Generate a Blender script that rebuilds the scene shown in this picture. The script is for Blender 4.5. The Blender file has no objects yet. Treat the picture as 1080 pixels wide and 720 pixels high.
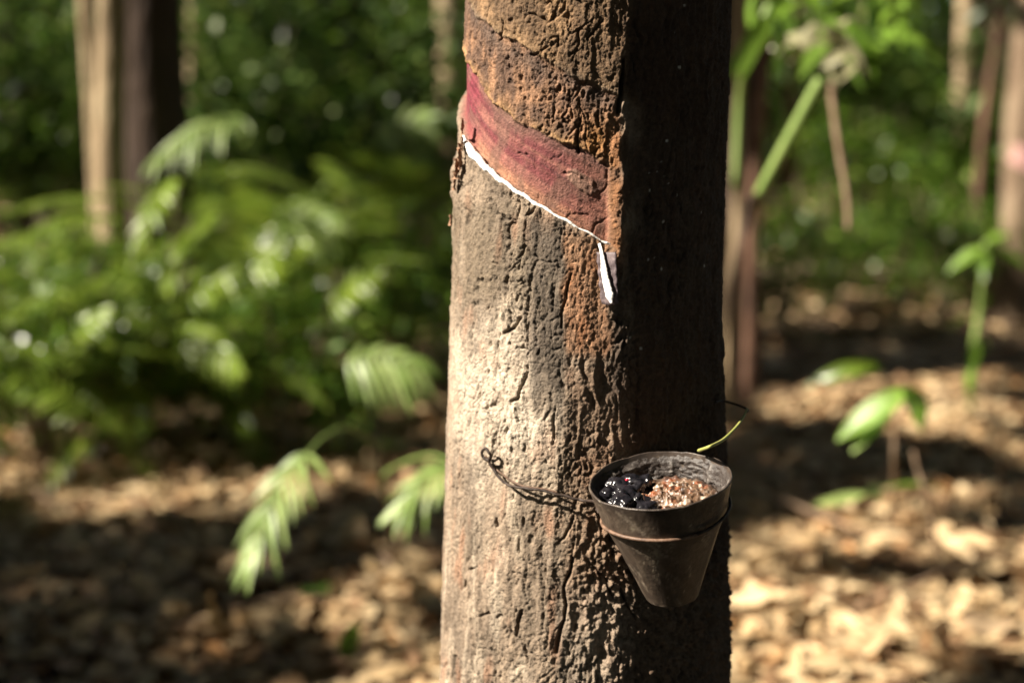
import bpy, math, random
import numpy as np
from mathutils import Vector, Matrix

random.seed(7)
RNG = np.random.default_rng(11)
scn = bpy.context.scene
COL = scn.collection
R_ = math.radians

# ------------------------------------------------------------------ camera maths
CAMZ = 1.10
PITCH = R_(9.83)
FPX = 1500.0
CF = np.array([0, math.cos(PITCH), -math.sin(PITCH)])
CU = np.array([0, math.sin(PITCH), math.cos(PITCH)])
CRT = np.array([1.0, 0, 0])
C0 = np.array([0, 0, CAMZ])

def ray(px, py):
    return CF + (px - 540) / FPX * CRT + (360 - py) / FPX * CU

def at(px, py, d):
    """point seen at photo position (px, py) at depth d along the view axis"""
    return C0 + d * ray(px, py)

def ground_at(px, py):
    r = ray(px, py)
    t = -CAMZ / r[2]
    return C0 + t * r

def project(x, y, z):
    dx, dy, dz = x, y, z - CAMZ
    d = dy * CF[1] + dz * CF[2]
    u = dy * CU[1] + dz * CU[2]
    return 540 + FPX * dx / d, 360 - FPX * u / d

# sun
AZ = R_(12)
EL = R_(39)
SUN = np.array([-math.cos(AZ) * math.cos(EL), -math.sin(AZ) * math.cos(EL), math.sin(EL)])

# ------------------------------------------------------------------ noise
_perm = np.random.default_rng(3).permutation(4096)
_grad = np.random.default_rng(4).normal(size=(4096, 3))
_grad /= np.linalg.norm(_grad, axis=1)[:, None]
_rnd = np.random.default_rng(5).random((4096, 3))

def _h(i, j, k):
    return _perm[(i + _perm[(j + _perm[k & 4095]) & 4095]) & 4095]

def perlin(x, y, z=None):
    x = np.asarray(x, float); y = np.asarray(y, float)
    z = np.zeros_like(x) if z is None else np.asarray(z, float) + np.zeros_like(x)
    xi, yi, zi = np.floor(x).astype(int), np.floor(y).astype(int), np.floor(z).astype(int)
    xf, yf, zf = x - xi, y - yi, z - zi
    fx, fy, fz = [t * t * t * (t * (t * 6 - 15) + 10) for t in (xf, yf, zf)]
    out = 0
    for a in (0, 1):
        wa = fx if a else 1 - fx
        for b in (0, 1):
            wb = fy if b else 1 - fy
            for c in (0, 1):
                wc = fz if c else 1 - fz
                g = _grad[_h(xi + a, yi + b, zi + c)]
                out = out + wa * wb * wc * (g[..., 0] * (xf - a) + g[..., 1] * (yf - b) + g[..., 2] * (zf - c))
    return out * 1.6

def fbm(x, y, z=0.0, n=4, gain=0.5):
    o = 0; a = 1.0; f = 1.0; t = 0
    for k in range(n):
        o = o + a * perlin(x * f + 17.3 * k, y * f - 9.1 * k, z + 5.7 * k)
        t += a; a *= gain; f *= 2.03
    return o / t

def ridged(x, y, z=0.0, n=4):
    o = 0; a = 1.0; f = 1.0; t = 0
    for k in range(n):
        o = o + a * (1 - np.abs(perlin(x * f + 7.3 * k, y * f - 3.1 * k, z + 2.7 * k)) * 2.2)
        t += a; a *= 0.5; f *= 2.1
    return o / t

def voronoi(x, y, seed=0):
    xi, yi = np.floor(x).astype(int), np.floor(y).astype(int)
    f1 = np.full(x.shape, 9.0); f2 = np.full(x.shape, 9.0); cid = np.zeros(x.shape)
    for a in (-1, 0, 1):
        for b in (-1, 0, 1):
            h = _h(xi + a, yi + b, np.full(x.shape, seed))
            px = xi + a + _rnd[h, 0]; py = yi + b + _rnd[h, 1]
            d = np.hypot(px - x, py - y)
            closer = d < f1
            f2 = np.where(closer, f1, np.minimum(f2, d))
            cid = np.where(closer, _rnd[h, 2], cid)
            f1 = np.where(closer, d, f1)
    return f1, f2, cid

def sst(a, b, x):
    t = np.clip((x - a) / (b - a), 0, 1)
    return t * t * (3 - 2 * t)

# ------------------------------------------------------------------ object helpers
def tag(o, label=None, cat=None, group=None, kind=None):
    if label: o['label'] = label
    if cat: o['category'] = cat
    if group: o['group'] = group
    if kind: o['kind'] = kind
    return o

def mesh_np(name, V, F4=None, F3=None, mat=None, parent=None, smooth=True, cols=None, obj=True):
    """mesh from numpy arrays of vertices, quads and triangles"""
    V = np.asarray(V, np.float32)
    me = bpy.data.meshes.new(name)
    n4 = 0 if F4 is None else len(F4)
    n3 = 0 if F3 is None else len(F3)
    loops = []
    if n4: loops.append(np.asarray(F4, np.int32).ravel())
    if n3: loops.append(np.asarray(F3, np.int32).ravel())
    loops = np.concatenate(loops)
    me.vertices.add(len(V)); me.vertices.foreach_set('co', V.ravel())
    me.loops.add(len(loops)); me.loops.foreach_set('vertex_index', loops)
    starts = np.concatenate([np.arange(n4) * 4, n4 * 4 + np.arange(n3) * 3]).astype(np.int32)
    me.polygons.add(n4 + n3); me.polygons.foreach_set('loop_start', starts)
    me.update(calc_edges=True)
    me.polygons.foreach_set('use_smooth', np.full(n4 + n3, smooth))
    if cols is not None:
        a = me.color_attributes.new('tint', 'FLOAT_COLOR', 'POINT')
        c = np.ones((len(V), 4), np.float32); c[:, :cols.shape[1]] = cols
        a.data.foreach_set('color', c.ravel())
    me.validate()
    if mat: me.materials.append(mat)
    if not obj: return me
    o = bpy.data.objects.new(name, me)
    COL.objects.link(o)
    if parent: o.parent = parent
    return o

def empty(name, loc, label, cat, group=None):
    o = bpy.data.objects.new(name, None)
    o.location = Vector([float(v) for v in loc]); o.empty_display_size = 0.05
    COL.objects.link(o)
    tag(o, label, cat, group)
    return o

def copy_tree(o, parent=None):
    c = o.copy(); COL.objects.link(c)
    if parent: c.parent = parent
    for ch in [x for x in ALLCH.get(o.name, [])]:
        copy_tree(ch, c)
    return c
ALLCH = {}
def child(o, parent):
    o.parent = parent
    ALLCH.setdefault(parent.name, []).append(o)
    return o

def catmull(pts, n):
    P = np.array(pts, float)
    P = np.vstack([2 * P[0] - P[1], P, 2 * P[-1] - P[-2]])
    out = []
    m = len(P) - 3
    for i in range(m):
        k = n // m + 1
        for t in np.linspace(0, 1, k, endpoint=(i == m - 1)):
            a, b, c, d = P[i:i + 4]
            out.append(0.5 * (2 * b + (c - a) * t + (2 * a - 5 * b + 4 * c - d) * t * t + (3 * b - a - 3 * c + d) * t ** 3))
    return np.array(out)

def tube(pts, rad, nseg=10, rough=0.0, seed=0, caps=True, squash=None):
    """verts, quads, tris of a tube along pts with per-point radius"""
    P = np.array(pts, float); n = len(P)
    rad = np.broadcast_to(np.asarray(rad, float), (n,))
    T = np.gradient(P, axis=0); T /= np.linalg.norm(T, axis=1)[:, None] + 1e-12
    up = np.array([0, 0, 1.0]) if abs(T[0][2]) < 0.9 else np.array([1.0, 0, 0])
    A = np.cross(T[0], up); A /= np.linalg.norm(A)
    V = []
    th = np.linspace(0, 2 * np.pi, nseg, endpoint=False)
    for i in range(n):
        A = A - T[i] * np.dot(A, T[i]); A /= np.linalg.norm(A)
        B = np.cross(T[i], A)
        rr = rad[i]
        ring = P[i] + rr * (np.cos(th)[:, None] * A + np.sin(th)[:, None] * B)
        V.append(ring)
    V = np.concatenate(V)
    if rough:
        N = V - np.repeat(P, nseg, axis=0)
        k = 1 + rough * perlin(V[:, 0] * 60 + seed, V[:, 1] * 60, V[:, 2] * 60 + seed)
        V = np.repeat(P, nseg, axis=0) + N * k[:, None]
    F = []
    for i in range(n - 1):
        for j in range(nseg):
            a = i * nseg + j; b = i * nseg + (j + 1) % nseg
            F.append((a, b, b + nseg, a + nseg))
    T3 = []
    if caps:
        V = np.vstack([V, P[0], P[-1]])
        for j in range(nseg):
            T3.append((n * nseg, (j + 1) % nseg, j))
            T3.append((n * nseg + 1, (n - 1) * nseg + j, (n - 1) * nseg + (j + 1) % nseg))
    return V, np.array(F), np.array(T3) if T3 else None

class MB:
    def __init__(s): s.V = []; s.F4 = []; s.F3 = []; s.n = 0
    def add(s, V, F4=None, F3=None):
        if F4 is not None and len(F4): s.F4.append(np.asarray(F4) + s.n)
        if F3 is not None and len(F3): s.F3.append(np.asarray(F3) + s.n)
        s.V.append(np.asarray(V)); s.n += len(V)
        return s
    def arrays(s):
        return (np.concatenate(s.V), np.concatenate(s.F4) if s.F4 else None, np.concatenate(s.F3) if s.F3 else None)
    def build(s, name, mat, parent=None, smooth=True):
        V, a, b = s.arrays()
        o = mesh_np(name, V, a, b, mat, None, smooth)
        if parent: child(o, parent)
        return o

def scatter(tv, tf, M, L):
    """many transformed copies of a template as one array: M (N,3,3), L (N,3)"""
    N = len(L); nv = len(tv)
    V = np.einsum('nij,vj->nvi', M, tv) + L[:, None, :]
    F = tf[None] + (np.arange(N) * nv)[:, None, None]
    return V.reshape(-1, 3), F.reshape(-1, tf.shape[1])

def rand_rot(N, rng, tilt=None):
    """random rotations; tilt limits the angle of local z from the vertical"""
    if tilt is None:
        q = rng.normal(size=(N, 4)); q /= np.linalg.norm(q, axis=1)[:, None]
        w, x, y, z = q.T
        return np.stack([np.stack([1 - 2 * (y * y + z * z), 2 * (x * y - z * w), 2 * (x * z + y * w)], -1),
                         np.stack([2 * (x * y + z * w), 1 - 2 * (x * x + z * z), 2 * (y * z - x * w)], -1),
                         np.stack([2 * (x * z - y * w), 2 * (y * z + x * w), 1 - 2 * (x * x + y * y)], -1)], 1)
    a = rng.random(N) * 2 * np.pi; b = np.abs(rng.normal(size=N)) * tilt; c = rng.random(N) * 2 * np.pi
    def rz(t):
        o = np.zeros((N, 3, 3)); o[:, 0, 0] = np.cos(t); o[:, 0, 1] = -np.sin(t); o[:, 1, 0] = np.sin(t); o[:, 1, 1] = np.cos(t); o[:, 2, 2] = 1; return o
    rx = np.zeros((N, 3, 3)); rx[:, 0, 0] = 1; rx[:, 1, 1] = np.cos(b); rx[:, 1, 2] = -np.sin(b); rx[:, 2, 1] = np.sin(b); rx[:, 2, 2] = np.cos(b)
    return rz(a) @ rx @ rz(c)

# ------------------------------------------------------------------ materials
def new_mat(name):
    m = bpy.data.materials.new(name); m.use_nodes = True
    nt = m.node_tree
    for n in list(nt.nodes): nt.nodes.remove(n)
    out = nt.nodes.new('ShaderNodeOutputMaterial')
    return m, nt, out

def N(nt, kind, **kw):
    n = nt.nodes.new(kind)
    for k, v in kw.items():
        if k.startswith('i_'):
            key = k[2:]
            n.inputs[int(key) if key.isdigit() else key.replace('_', ' ')].default_value = v
        else: setattr(n, k, v)
    return n

def ramp(nt, fac, stops):
    r = nt.nodes.new('ShaderNodeValToRGB')
    e = r.color_ramp.elements
    while len(e) > 1: e.remove(e[-1])
    e[0].position = stops[0][0]; e[0].color = (*stops[0][1], 1)
    for p, c in stops[1:]:
        x = e.new(p); x.color = (*c, 1)
    nt.links.new(fac, r.inputs[0])
    return r.outputs[0]

def leaf_mat(name, stops, trans=0.35, rough=0.42, spec=0.45, vein=0.0):
    m, nt, out = new_mat(name)
    g = N(nt, 'ShaderNodeNewGeometry')
    col = ramp(nt, g.outputs['Random Per Island'], stops)
    tc = N(nt, 'ShaderNodeTexCoord')
    nz = N(nt, 'ShaderNodeTexNoise', i_Scale=35.0, i_Detail=3.0)
    nt.links.new(tc.outputs['Object'], nz.inputs['Vector'])
    mx = N(nt, 'ShaderNodeMix', data_type='RGBA', blend_type='MULTIPLY')
    mx.inputs[0].default_value = 1
    nt.links.new(col, mx.inputs[6])
    c2 = ramp(nt, nz.outputs['Fac'], [(0.3, (0.65, 0.65, 0.6)), (0.7, (1.15, 1.15, 1.1))])
    nt.links.new(c2, mx.inputs[7])
    p = N(nt, 'ShaderNodeBsdfPrincipled'); p.inputs['Roughness'].default_value = rough
    p.inputs['Specular IOR Level'].default_value = spec
    nt.links.new(mx.outputs[2], p.inputs['Base Color'])
    if trans > 0:
        t = N(nt, 'ShaderNodeBsdfTranslucent')
        nt.links.new(mx.outputs[2], t.inputs['Color'])
        ms = N(nt, 'ShaderNodeMixShader'); ms.inputs[0].default_value = trans
        nt.links.new(p.outputs[0], ms.inputs[1]); nt.links.new(t.outputs[0], ms.inputs[2])
        nt.links.new(ms.outputs[0], out.inputs[0])
    else:
        nt.links.new(p.outputs[0], out.inputs[0])
    return m

def noise_mat(name, stops, scale=8, rough=0.85, bump=0.3, bdist=0.01, stretch=(1, 1, 1), spec=0.3, bscale=None, detail=8):
    m, nt, out = new_mat(name)
    tc = N(nt, 'ShaderNodeTexCoord')
    mp = N(nt, 'ShaderNodeMapping'); mp.inputs['Scale'].default_value = stretch
    nt.links.new(tc.outputs['Object'], mp.inputs[0])
    nz = N(nt, 'ShaderNodeTexNoise', i_Scale=scale, i_Detail=detail, i_Roughness=0.65)
    nt.links.new(mp.outputs[0], nz.inputs['Vector'])
    col = ramp(nt, nz.outputs['Fac'], stops)
    p = N(nt, 'ShaderNodeBsdfPrincipled'); p.inputs['Roughness'].default_value = rough
    p.inputs['Specular IOR Level'].default_value = spec
    nt.links.new(col, p.inputs['Base Color'])
    n2 = N(nt, 'ShaderNodeTexNoise', i_Scale=bscale or scale * 4, i_Detail=6.0)
    nt.links.new(mp.outputs[0], n2.inputs['Vector'])
    b = N(nt, 'ShaderNodeBump'); b.inputs['Strength'].default_value = bump; b.inputs['Distance'].default_value = bdist
    nt.links.new(n2.outputs['Fac'], b.inputs['Height']); nt.links.new(b.outputs[0], p.inputs['Normal'])
    nt.links.new(p.outputs[0], out.inputs[0])
    return m

def painted_mat(name, rough=0.85, spec=0.3, fscale=260, bump=0.5, bdist=0.0008, var=(0.72, 1.2), rough_node=None, coat=0.0):
    """colour zones stored on the mesh, broken up by two fine noises, with fine bump"""
    m, nt, out = new_mat(name)
    at_ = N(nt, 'ShaderNodeAttribute', attribute_name='tint')
    tc = N(nt, 'ShaderNodeTexCoord')
    nz = N(nt, 'ShaderNodeTexNoise', i_Scale=fscale, i_Detail=8.0, i_Roughness=0.7)
    nt.links.new(tc.outputs['Object'], nz.inputs['Vector'])
    c2 = ramp(nt, nz.outputs['Fac'], [(0.28, (var[0],) * 3), (0.72, (var[1], var[1] * 0.99, var[1] * 0.96))])
    mx = N(nt, 'ShaderNodeMix', data_type='RGBA', blend_type='MULTIPLY'); mx.inputs[0].default_value = 1
    nt.links.new(at_.outputs['Color'], mx.inputs[6]); nt.links.new(c2, mx.inputs[7])
    p = N(nt, 'ShaderNodeBsdfPrincipled'); p.inputs['Roughness'].default_value = rough
    p.inputs['Specular IOR Level'].default_value = spec
    p.inputs['Coat Weight'].default_value = coat
    nt.links.new(mx.outputs[2], p.inputs['Base Color'])
    n2 = N(nt, 'ShaderNodeTexNoise', i_Scale=fscale * 2.2, i_Detail=6.0, i_Roughness=0.6)
    nt.links.new(tc.outputs['Object'], n2.inputs['Vector'])
    b = N(nt, 'ShaderNodeBump'); b.inputs['Strength'].default_value = bump; b.inputs['Distance'].default_value = bdist
    nt.links.new(n2.outputs['Fac'], b.inputs['Height']); nt.links.new(b.outputs[0], p.inputs['Normal'])
    nt.links.new(p.outputs[0], out.inputs[0])
    return m

M = {}
M['bark'] = painted_mat('bark', rough=.8, fscale=330, bump=1.0, bdist=.0014, var=(.5, 1.32))
M['cup'] = painted_mat('cup_plastic', rough=0.42, spec=0.5, fscale=90, bump=0.6, bdist=0.0012, var=(0.5, 1.5))
M['crust'] = painted_mat('dried_latex_crust', rough=0.5, spec=0.5, fscale=300, bump=0.7, bdist=0.001, var=(0.5, 1.4))
M['lump'] = painted_mat('wet_coagulated_latex', rough=0.42, spec=0.5, fscale=220, bump=0.4, bdist=0.0008, var=(0.6, 1.35), coat=0.15)
M['black'] = noise_mat('wet_black_rubber', [(0.3, (0.006, 0.006, 0.008)), (0.7, (0.02, 0.018, 0.022))], 60, 0.24, 0.3, 0.001, spec=0.5)
M['red'] = noise_mat('red_speck', [(0.3, (0.4, 0.01, 0.03)), (0.7, (0.5, 0.02, 0.05))], 60, 0.2, 0.0, 0.001)
M['latex'] = noise_mat('fresh_latex', [(0.3, (0.82, 0.80, 0.76)), (0.7, (0.88, 0.87, 0.84))], 200, 0.45, 0.25, 0.001, spec=0.4)
M['spout'] = noise_mat('stained_metal_spout', [(0.3, (0.05, 0.035, 0.035)), (0.5, (0.10, 0.075, 0.08)), (0.7, (0.22, 0.17, 0.17))], 160, 0.6, 0.5, 0.0008)
M['wire'] = noise_mat('rusty_wire', [(0.3, (0.06, 0.035, 0.022)), (0.6, (0.17, 0.10, 0.065)), (0.8, (0.26, 0.18, 0.13))], 150, 0.55, 0.5, 0.0006, spec=0.4)
M['wiredark'] = noise_mat('blackened_wire', [(0.3, (0.015, 0.01, 0.008)), (0.7, (0.06, 0.04, 0.03))], 150, 0.6, 0.5, 0.0006)
M['straw'] = noise_mat('green_straw', [(0.3, (0.20, 0.24, 0.05)), (0.7, (0.38, 0.36, 0.12))], 60, 0.5, 0.2, 0.0005)
M['flake'] = noise_mat('bark_flake', [(0.3, (0.12, 0.05, 0.03)), (0.7, (0.34, 0.20, 0.12))], 150, 0.8, 0.6, 0.001)
M['tree'] = noise_mat('tree_bark', [(0.25, (0.05, 0.032, 0.022)), (0.5, (0.16, 0.11, 0.07)), (0.75, (0.36, 0.28, 0.19))], 9, 0.9, 0.9, 0.02, (1, 1, 0.35))
M['treered'] = noise_mat('reddish_tree_bark', [(0.3, (0.04, 0.022, 0.015)), (0.5, (0.13, 0.07, 0.045)), (0.7, (0.30, 0.18, 0.12))], 9, 0.9, 0.9, 0.02, (1, 1, 0.35))
M['treedark'] = noise_mat('dark_tree_bark', [(0.25, (0.02, 0.013, 0.01)), (0.6, (0.06, 0.038, 0.026)), (0.85, (0.12, 0.085, 0.055))], 9, 0.9, 0.9, 0.02, (1, 1, 0.35))
M['treepale'] = noise_mat('pale_tree_bark', [(0.3, (0.12, 0.08, 0.05)), (0.5, (0.30, 0.22, 0.13)), (0.7, (0.48, 0.38, 0.24))], 9, 0.85, 0.7, 0.02, (1, 1, 0.35))
M['panel'] = noise_mat('pink_tapping_panel', [(0.3, (0.32, 0.15, 0.13)), (0.7, (0.48, 0.30, 0.27))], 20, 0.7, 0.2, 0.01)
M['canopy'] = leaf_mat('canopy_leaf', [(0, (0.03, 0.07, 0.015)), (1, (0.08, 0.14, 0.03))], 0.2)
M['green'] = leaf_mat('green_leaf', [(0, (0.04, 0.09, 0.012)), (0.5, (0.09, 0.18, 0.02)), (0.85, (0.16, 0.26, 0.03)), (1, (0.24, 0.32, 0.06))], 0.4, 0.32, 0.6)
M['dark'] = leaf_mat('dark_leaf', [(0, (0.03, 0.065, 0.012)), (0.6, (0.07, 0.13, 0.02)), (1, (0.15, 0.20, 0.04))], 0.35)
M['frond'] = leaf_mat('palm_leaflet', [(0, (0.055, 0.10, 0.010)), (0.6, (0.14, 0.22, 0.022)), (1, (0.26, 0.32, 0.045))], 0.4, 0.33, 0.6)
M['palefrond'] = leaf_mat('pale_palm_leaflet', [(0, (0.20, 0.31, 0.07)), (1, (0.36, 0.45, 0.17))], 0.35, 0.4, 0.5)
M['limefrond'] = leaf_mat('yellow_green_leaflet', [(0, (0.16, 0.26, 0.02)), (1, (0.32, 0.42, 0.06))], 0.42, 0.35, 0.5)
M['lime'] = leaf_mat('lime_leaf', [(0, (0.15, 0.30, 0.03)), (1, (0.25, 0.40, 0.06))], 0.45, 0.4, 0.5)
M['stem'] = noise_mat('young_stem', [(0.3, (0.09, 0.07, 0.04)), (0.7, (0.22, 0.17, 0.10))], 30, 0.7, 0.2, 0.002)
M['greenstem'] = noise_mat('green_stem', [(0.3, (0.12, 0.20, 0.04)), (0.7, (0.26, 0.34, 0.10))], 20, 0.5, 0.2, 0.002)
M['drystem'] = noise_mat('dry_stem', [(0.3, (0.16, 0.10, 0.06)), (0.7, (0.34, 0.24, 0.16))], 20, 0.8, 0.3, 0.002)
M['litter'] = leaf_mat('dry_fallen_leaf', [(0, (0.15, 0.085, 0.045)), (0.2, (0.30, 0.18, 0.10)), (0.45, (0.52, 0.36, 0.20)), (0.85, (0.64, 0.50, 0.32)), (1, (0.42, 0.19, 0.06))], 0.12, 0.6, 0.35)
M['soil'] = noise_mat('forest_soil', [(0.3, (0.035, 0.022, 0.014)), (0.6, (0.10, 0.065, 0.04)), (0.8, (0.18, 0.12, 0.075))], 6, 0.95, 0.8, 0.03)

# ------------------------------------------------------------------ main tree geometry
YC = 1.15
ROWS = [-400, -100, 0, 100, 180, 250, 330, 400, 470, 550, 640, 720, 1000]
LEFT = [492, 490, 488, 485, 480.5, 477, 474.5, 473.5, 472, 469.5, 466.5, 464.5, 452]
RIGHT = [772, 772, 771, 767, 763, 760, 760, 761, 762.5, 764.5, 768, 770, 782]
rr = []
for py, l, r in zip(ROWS, LEFT, RIGHT):
    z = CAMZ + YC * math.tan(-PITCH + math.atan((360 - py) / FPX))
    depth = YC * math.cos(PITCH) + (CAMZ - z) * math.sin(PITCH)
    rr.append((z, ((l + r) / 2 - 540) / FPX * depth, (r - l) / 2 / FPX * depth))
rr.sort()
Zt, Xt, Rt = [np.array(v) for v in zip(*rr)]
Zt = np.concatenate([[0.0], Zt, [2.5, 5.0, 7.5]])
Xt = np.concatenate([[Xt[0]], Xt, [Xt[-1] + .01, Xt[-1] + .08, Xt[-1] + .2]])
Rt = np.concatenate([[0.155], Rt, [0.098, 0.08, 0.045]])
cxz = lambda z: np.interp(z, Zt, Xt)
rz_ = lambda z: np.interp(z, Zt, Rt)

def surf(px, py, off=0.0):
    """point on the trunk seen at photo position; off is the stand-off from the bark"""
    r = ray(px, py)
    z = 0.9
    for _ in range(6):
        cx, R0 = float(cxz(z)), float(rz_(z)) + off
        a = r[0] ** 2 + r[1] ** 2
        b = -2 * (r[0] * cx + r[1] * YC)
        c = cx * cx + YC * YC - R0 * R0
        D = b * b - 4 * a * c
        t = (-b - math.sqrt(D)) / (2 * a) if D > 0 else -b / (2 * a)
        z = CAMZ + t * r[2]
    p = C0 + t * r
    return p

th = np.concatenate([np.arange(-108, 104, 0.44), np.arange(104, 252, 5.0)]) * np.pi / 180
zz = np.concatenate([np.arange(0, 0.62, 0.03), np.arange(0.62, 1.215, 0.00088), np.arange(1.23, 7.5, 0.06)])
TH, ZZ = np.meshgrid(th, zz)
THd = np.degrees(np.where(TH > np.pi, TH - 2 * np.pi, TH))
CX, R0 = cxz(ZZ), rz_(ZZ)
# photo coordinates of the smooth surface, used to lay out bark zones
thc = np.clip(THd, -72, 78)
X_ = CX + R0 * np.sin(np.radians(thc)); Y_ = YC - R0 * np.cos(np.radians(thc))
P, Q = project(X_, Y_, ZZ)
P = P + (THd - thc) * 1.2
Q = np.where(ZZ > 1.35, -200, Q); Q = np.where(ZZ < 0.55, 900, Q)
S = TH * 0.11
# seamless noise coordinates on the cylinder
nx, ny, nz_ = np.sin(TH) * 0.11, np.cos(TH) * 0.11, ZZ
def nf(sc, stretch=1.0, n=4, off=0.0):
    return fbm(nx * sc + off, ny * sc - off, nz_ * sc * stretch + off, n)
w1 = nf(22, 0.6, 3, 3.1); w2 = nf(60, 1, 3, 8.2); w3 = nf(25, 1, 4, 21.0)
Pn = P + w3 * 9 + w2 * 5; Qn = Q + w1 * 8 + w2 * 5

cutQ = 210 + 1.45 * (THd + 27)
redQ = np.where(THd > -36, 152 + 1.1 * (THd + 14.7), 128.6 + 1.55 * (THd + 36))
bandQ = 65 + 1.25 * (THd + 23)
inP = sst(-125, -95, THd) * (1 - sst(641, 645, P + w2 * 2))
inPw = sst(-125, -95, THd) * (1 - sst(650, 660, P + w2 * 3))
red = inP * sst(-1.8, 1.8, (Q - redQ) + w2 * 7 + w3 * 11) * (1 - sst(-1.2, 1.2, Q - cutQ - w2 * 0.8))
panel = inPw * sst(-2.5, 2.5, (Q - bandQ) + w3 * 9 + w2 * 4) * (1 - sst(-1.2, 1.2, Q - cutQ - w2 * 0.8))
band = panel * (1 - red)
right = sst(655, 668, Pn)

# --- heights
low = nf(9, 0.5, 3, 1.0) * 0.0035
med = nf(70, 0.55, 4, 5.0)
fine = nf(330, 0.8, 4, 9.0)
crumb = ridged(nx * 160, ny * 160, nz_ * 130, 3)
f1, f2, cid = voronoi(S / 0.019 + w1 * 1.6 + w2 * .7, ZZ / 0.046 + w3 * 1.3 + w2 * .35, 1)
crack1 = 1 - sst(0.0, 0.05 + .06 * np.clip(w2 + .3, 0, 1), f2 - f1)
g1, g2, gid = voronoi(S / 0.0065 + w2 * 1.0, ZZ / 0.010 + w3 * 2.0, 2)
crack2 = 1 - sst(0.0, 0.16, g2 - g1)
cmod1 = sst(0.02, 0.38, nf(26, 0.4, 2, 33.0))
cmod2 = sst(0.06, 0.4, nf(34, 0.5, 2, 44.0))
# drawn fissures (photo positions on the bark)
CR = [([(548, 338), (540, 348), (532, 352)], 2.6, .0035), ([(557, 386), (556, 396), (550, 410), (546, 420), (540, 423)], 1.8, .004),
      ([(601, 290), (598, 315), (592, 330), (591, 345)], 1.6, .003), ([(528, 393), (534, 405), (531, 414)], .9, .0015),
      ([(605, 545), (601, 558), (588, 574)], 2.0, .003), ([(604, 590), (600, 606), (594, 622), (596, 640), (592, 662), (588, 690)], 2.4, .005),
      ([(549, 644), (547, 655), (544, 669)], 2.3, .007), ([(523, 545), (524, 556)], 1.6, .004), ([(498, 582), (501, 596), (494, 602)], 1.6, .003),
      ([(490, 612), (487, 620)], 2.2, .004), ([(507, 650), (516, 648)], 1.5, .003), ([(480, 690), (478, 712)], 1.8, .003),
      ([(553, 682), (554, 700)], 1.4, .003), ([(606, 553), (604, 570), (602, 590)], 1.2, .002), ([(530, 22), (528, 35), (524, 42)], 1.8, .004),
      ([(560, 57), (568, 56)], 1.6, .003), ([(618, 85), (612, 95), (603, 106)], 1.4, .003), ([(635, 20), (628, 32), (620, 42)], 1.3, .003),
      ([(656, 62), (656, 90), (654, 120)], 2.4, .007), ([(610, 130), (609, 145), (611, 160)], 2.0, .004), ([(542, 161), (552, 163)], 1.4, .002),
      ([(593, 184), (602, 182), (608, 184)], 1.4, .002), ([(586, 300), (583, 325)], 1.2, .002), ([(558, 340), (556, 352)], 1.0, .002),
      ([(516, 428), (519, 450)], 1.3, .003), ([(546, 430), (548, 445)], 1.2, .003), ([(585, 430), (583, 470)], 1.6, .003),
      ([(537, 485), (535, 492)], 1.8, .003), ([(603, 540), (612, 520)], 1.2, .002), ([(626, 600), (640, 612), (648, 630)], 1.6, .003),
      ([(655, 620), (663, 640), (672, 650)], 2.0, .004), ([(520, 700), (523, 715)], 1.2, .002), ([(575, 590), (572, 640)], 1.2, .0015)]
drawn = np.zeros_like(P)
front = (ZZ > 0.6) & (ZZ < 1.22)
jP = P + w2 * 4; jQ = Q + nf(90, 1, 2, 60.0) * 5
for pts, wd, dp in CR:
    d = np.full(P.shape, 99.0)
    pts = [(a, b) for a, b in pts]
    for (ax, ay), (bx, by) in zip(pts[:-1], pts[1:]):
        L2 = (bx - ax) ** 2 + (by - ay) ** 2
        t = np.clip(((jP - ax) * (bx - ax) + (jQ - ay) * (by - ay)) / L2, 0, 1)
        d = np.minimum(d, np.hypot(jP - ax - t * (bx - ax), jQ - ay - t * (by - ay)))
    wv = wd * (0.75 + 0.5 * w2)
    drawn = np.maximum(drawn, dp * (1 - sst(wv * 0.35, wv * 1.15, d)) * front)

# zones below the cut
orange = sst(590, 600, P + w2 * 8) * (1 - sst(640, 650, P + w2 * 8)) * sst(232, 262, Q) * (1 - sst(368, 385, Q + w3 * 12)) * (1 - panel)
greyst = sst(548, 566, P + w3 * 8 + w2 * 6) * (1 - sst(592, 602, P + w2 * 8)) * sst(222, 240, Q + w2 * 8) * (1 - sst(400, 450, Qn)) * (1 - panel)
rough_r = sst(590, 625, Pn) * sst(440, 540, Qn)
crumbz = np.clip(sst(596, 640, Pn) * sst(520, 590, Qn) * (1 - 0.55 * (1 - sst(640, 700, Pn)) * sst(620, 660, Qn)), 0, 1)
smooth = np.clip(red + orange * 0.75 + greyst * 0.2, 0, 1)

clod1, clod2, _ = voronoi(S / 0.0034 + w2 * 1.2, ZZ / 0.0038 + w3 * 1.5, 5)
h = low + med * (0.0013 - .0005 * band) * (1 - smooth * 0.7) + fine * 0.0006 * (1 - red * 0.7)
h += np.where(cid > 0.5, 1, -1) * 0.0003 * (1 - smooth) * sst(0, .3, f2 - f1)
thin = 1 - sst(0.0, .045, np.abs(fbm(S * 75 + w2 * 1.2, ZZ * 24 + w3 * 1.5, 21.0, 3)))
thin = thin * sst(.0, .3, nf(30, .5, 3, 150.0)) * (1 - smooth)
h -= thin * .0019
h -= crack1 * cmod1 * 0.0026 * (1 - smooth)
vfine = nf(720, 0.9, 2, 29.0)
h += vfine * 0.0007 * (1 - red * .6) + (ridged(S * 420, ZZ * 300, 1.0, 2) - .5) * .0007 * (1 - smooth)
p1, p2, pid = voronoi(S / 0.0048 + w2 * 1.5, ZZ / 0.0095 + w3 * 1.5, 12)
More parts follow.
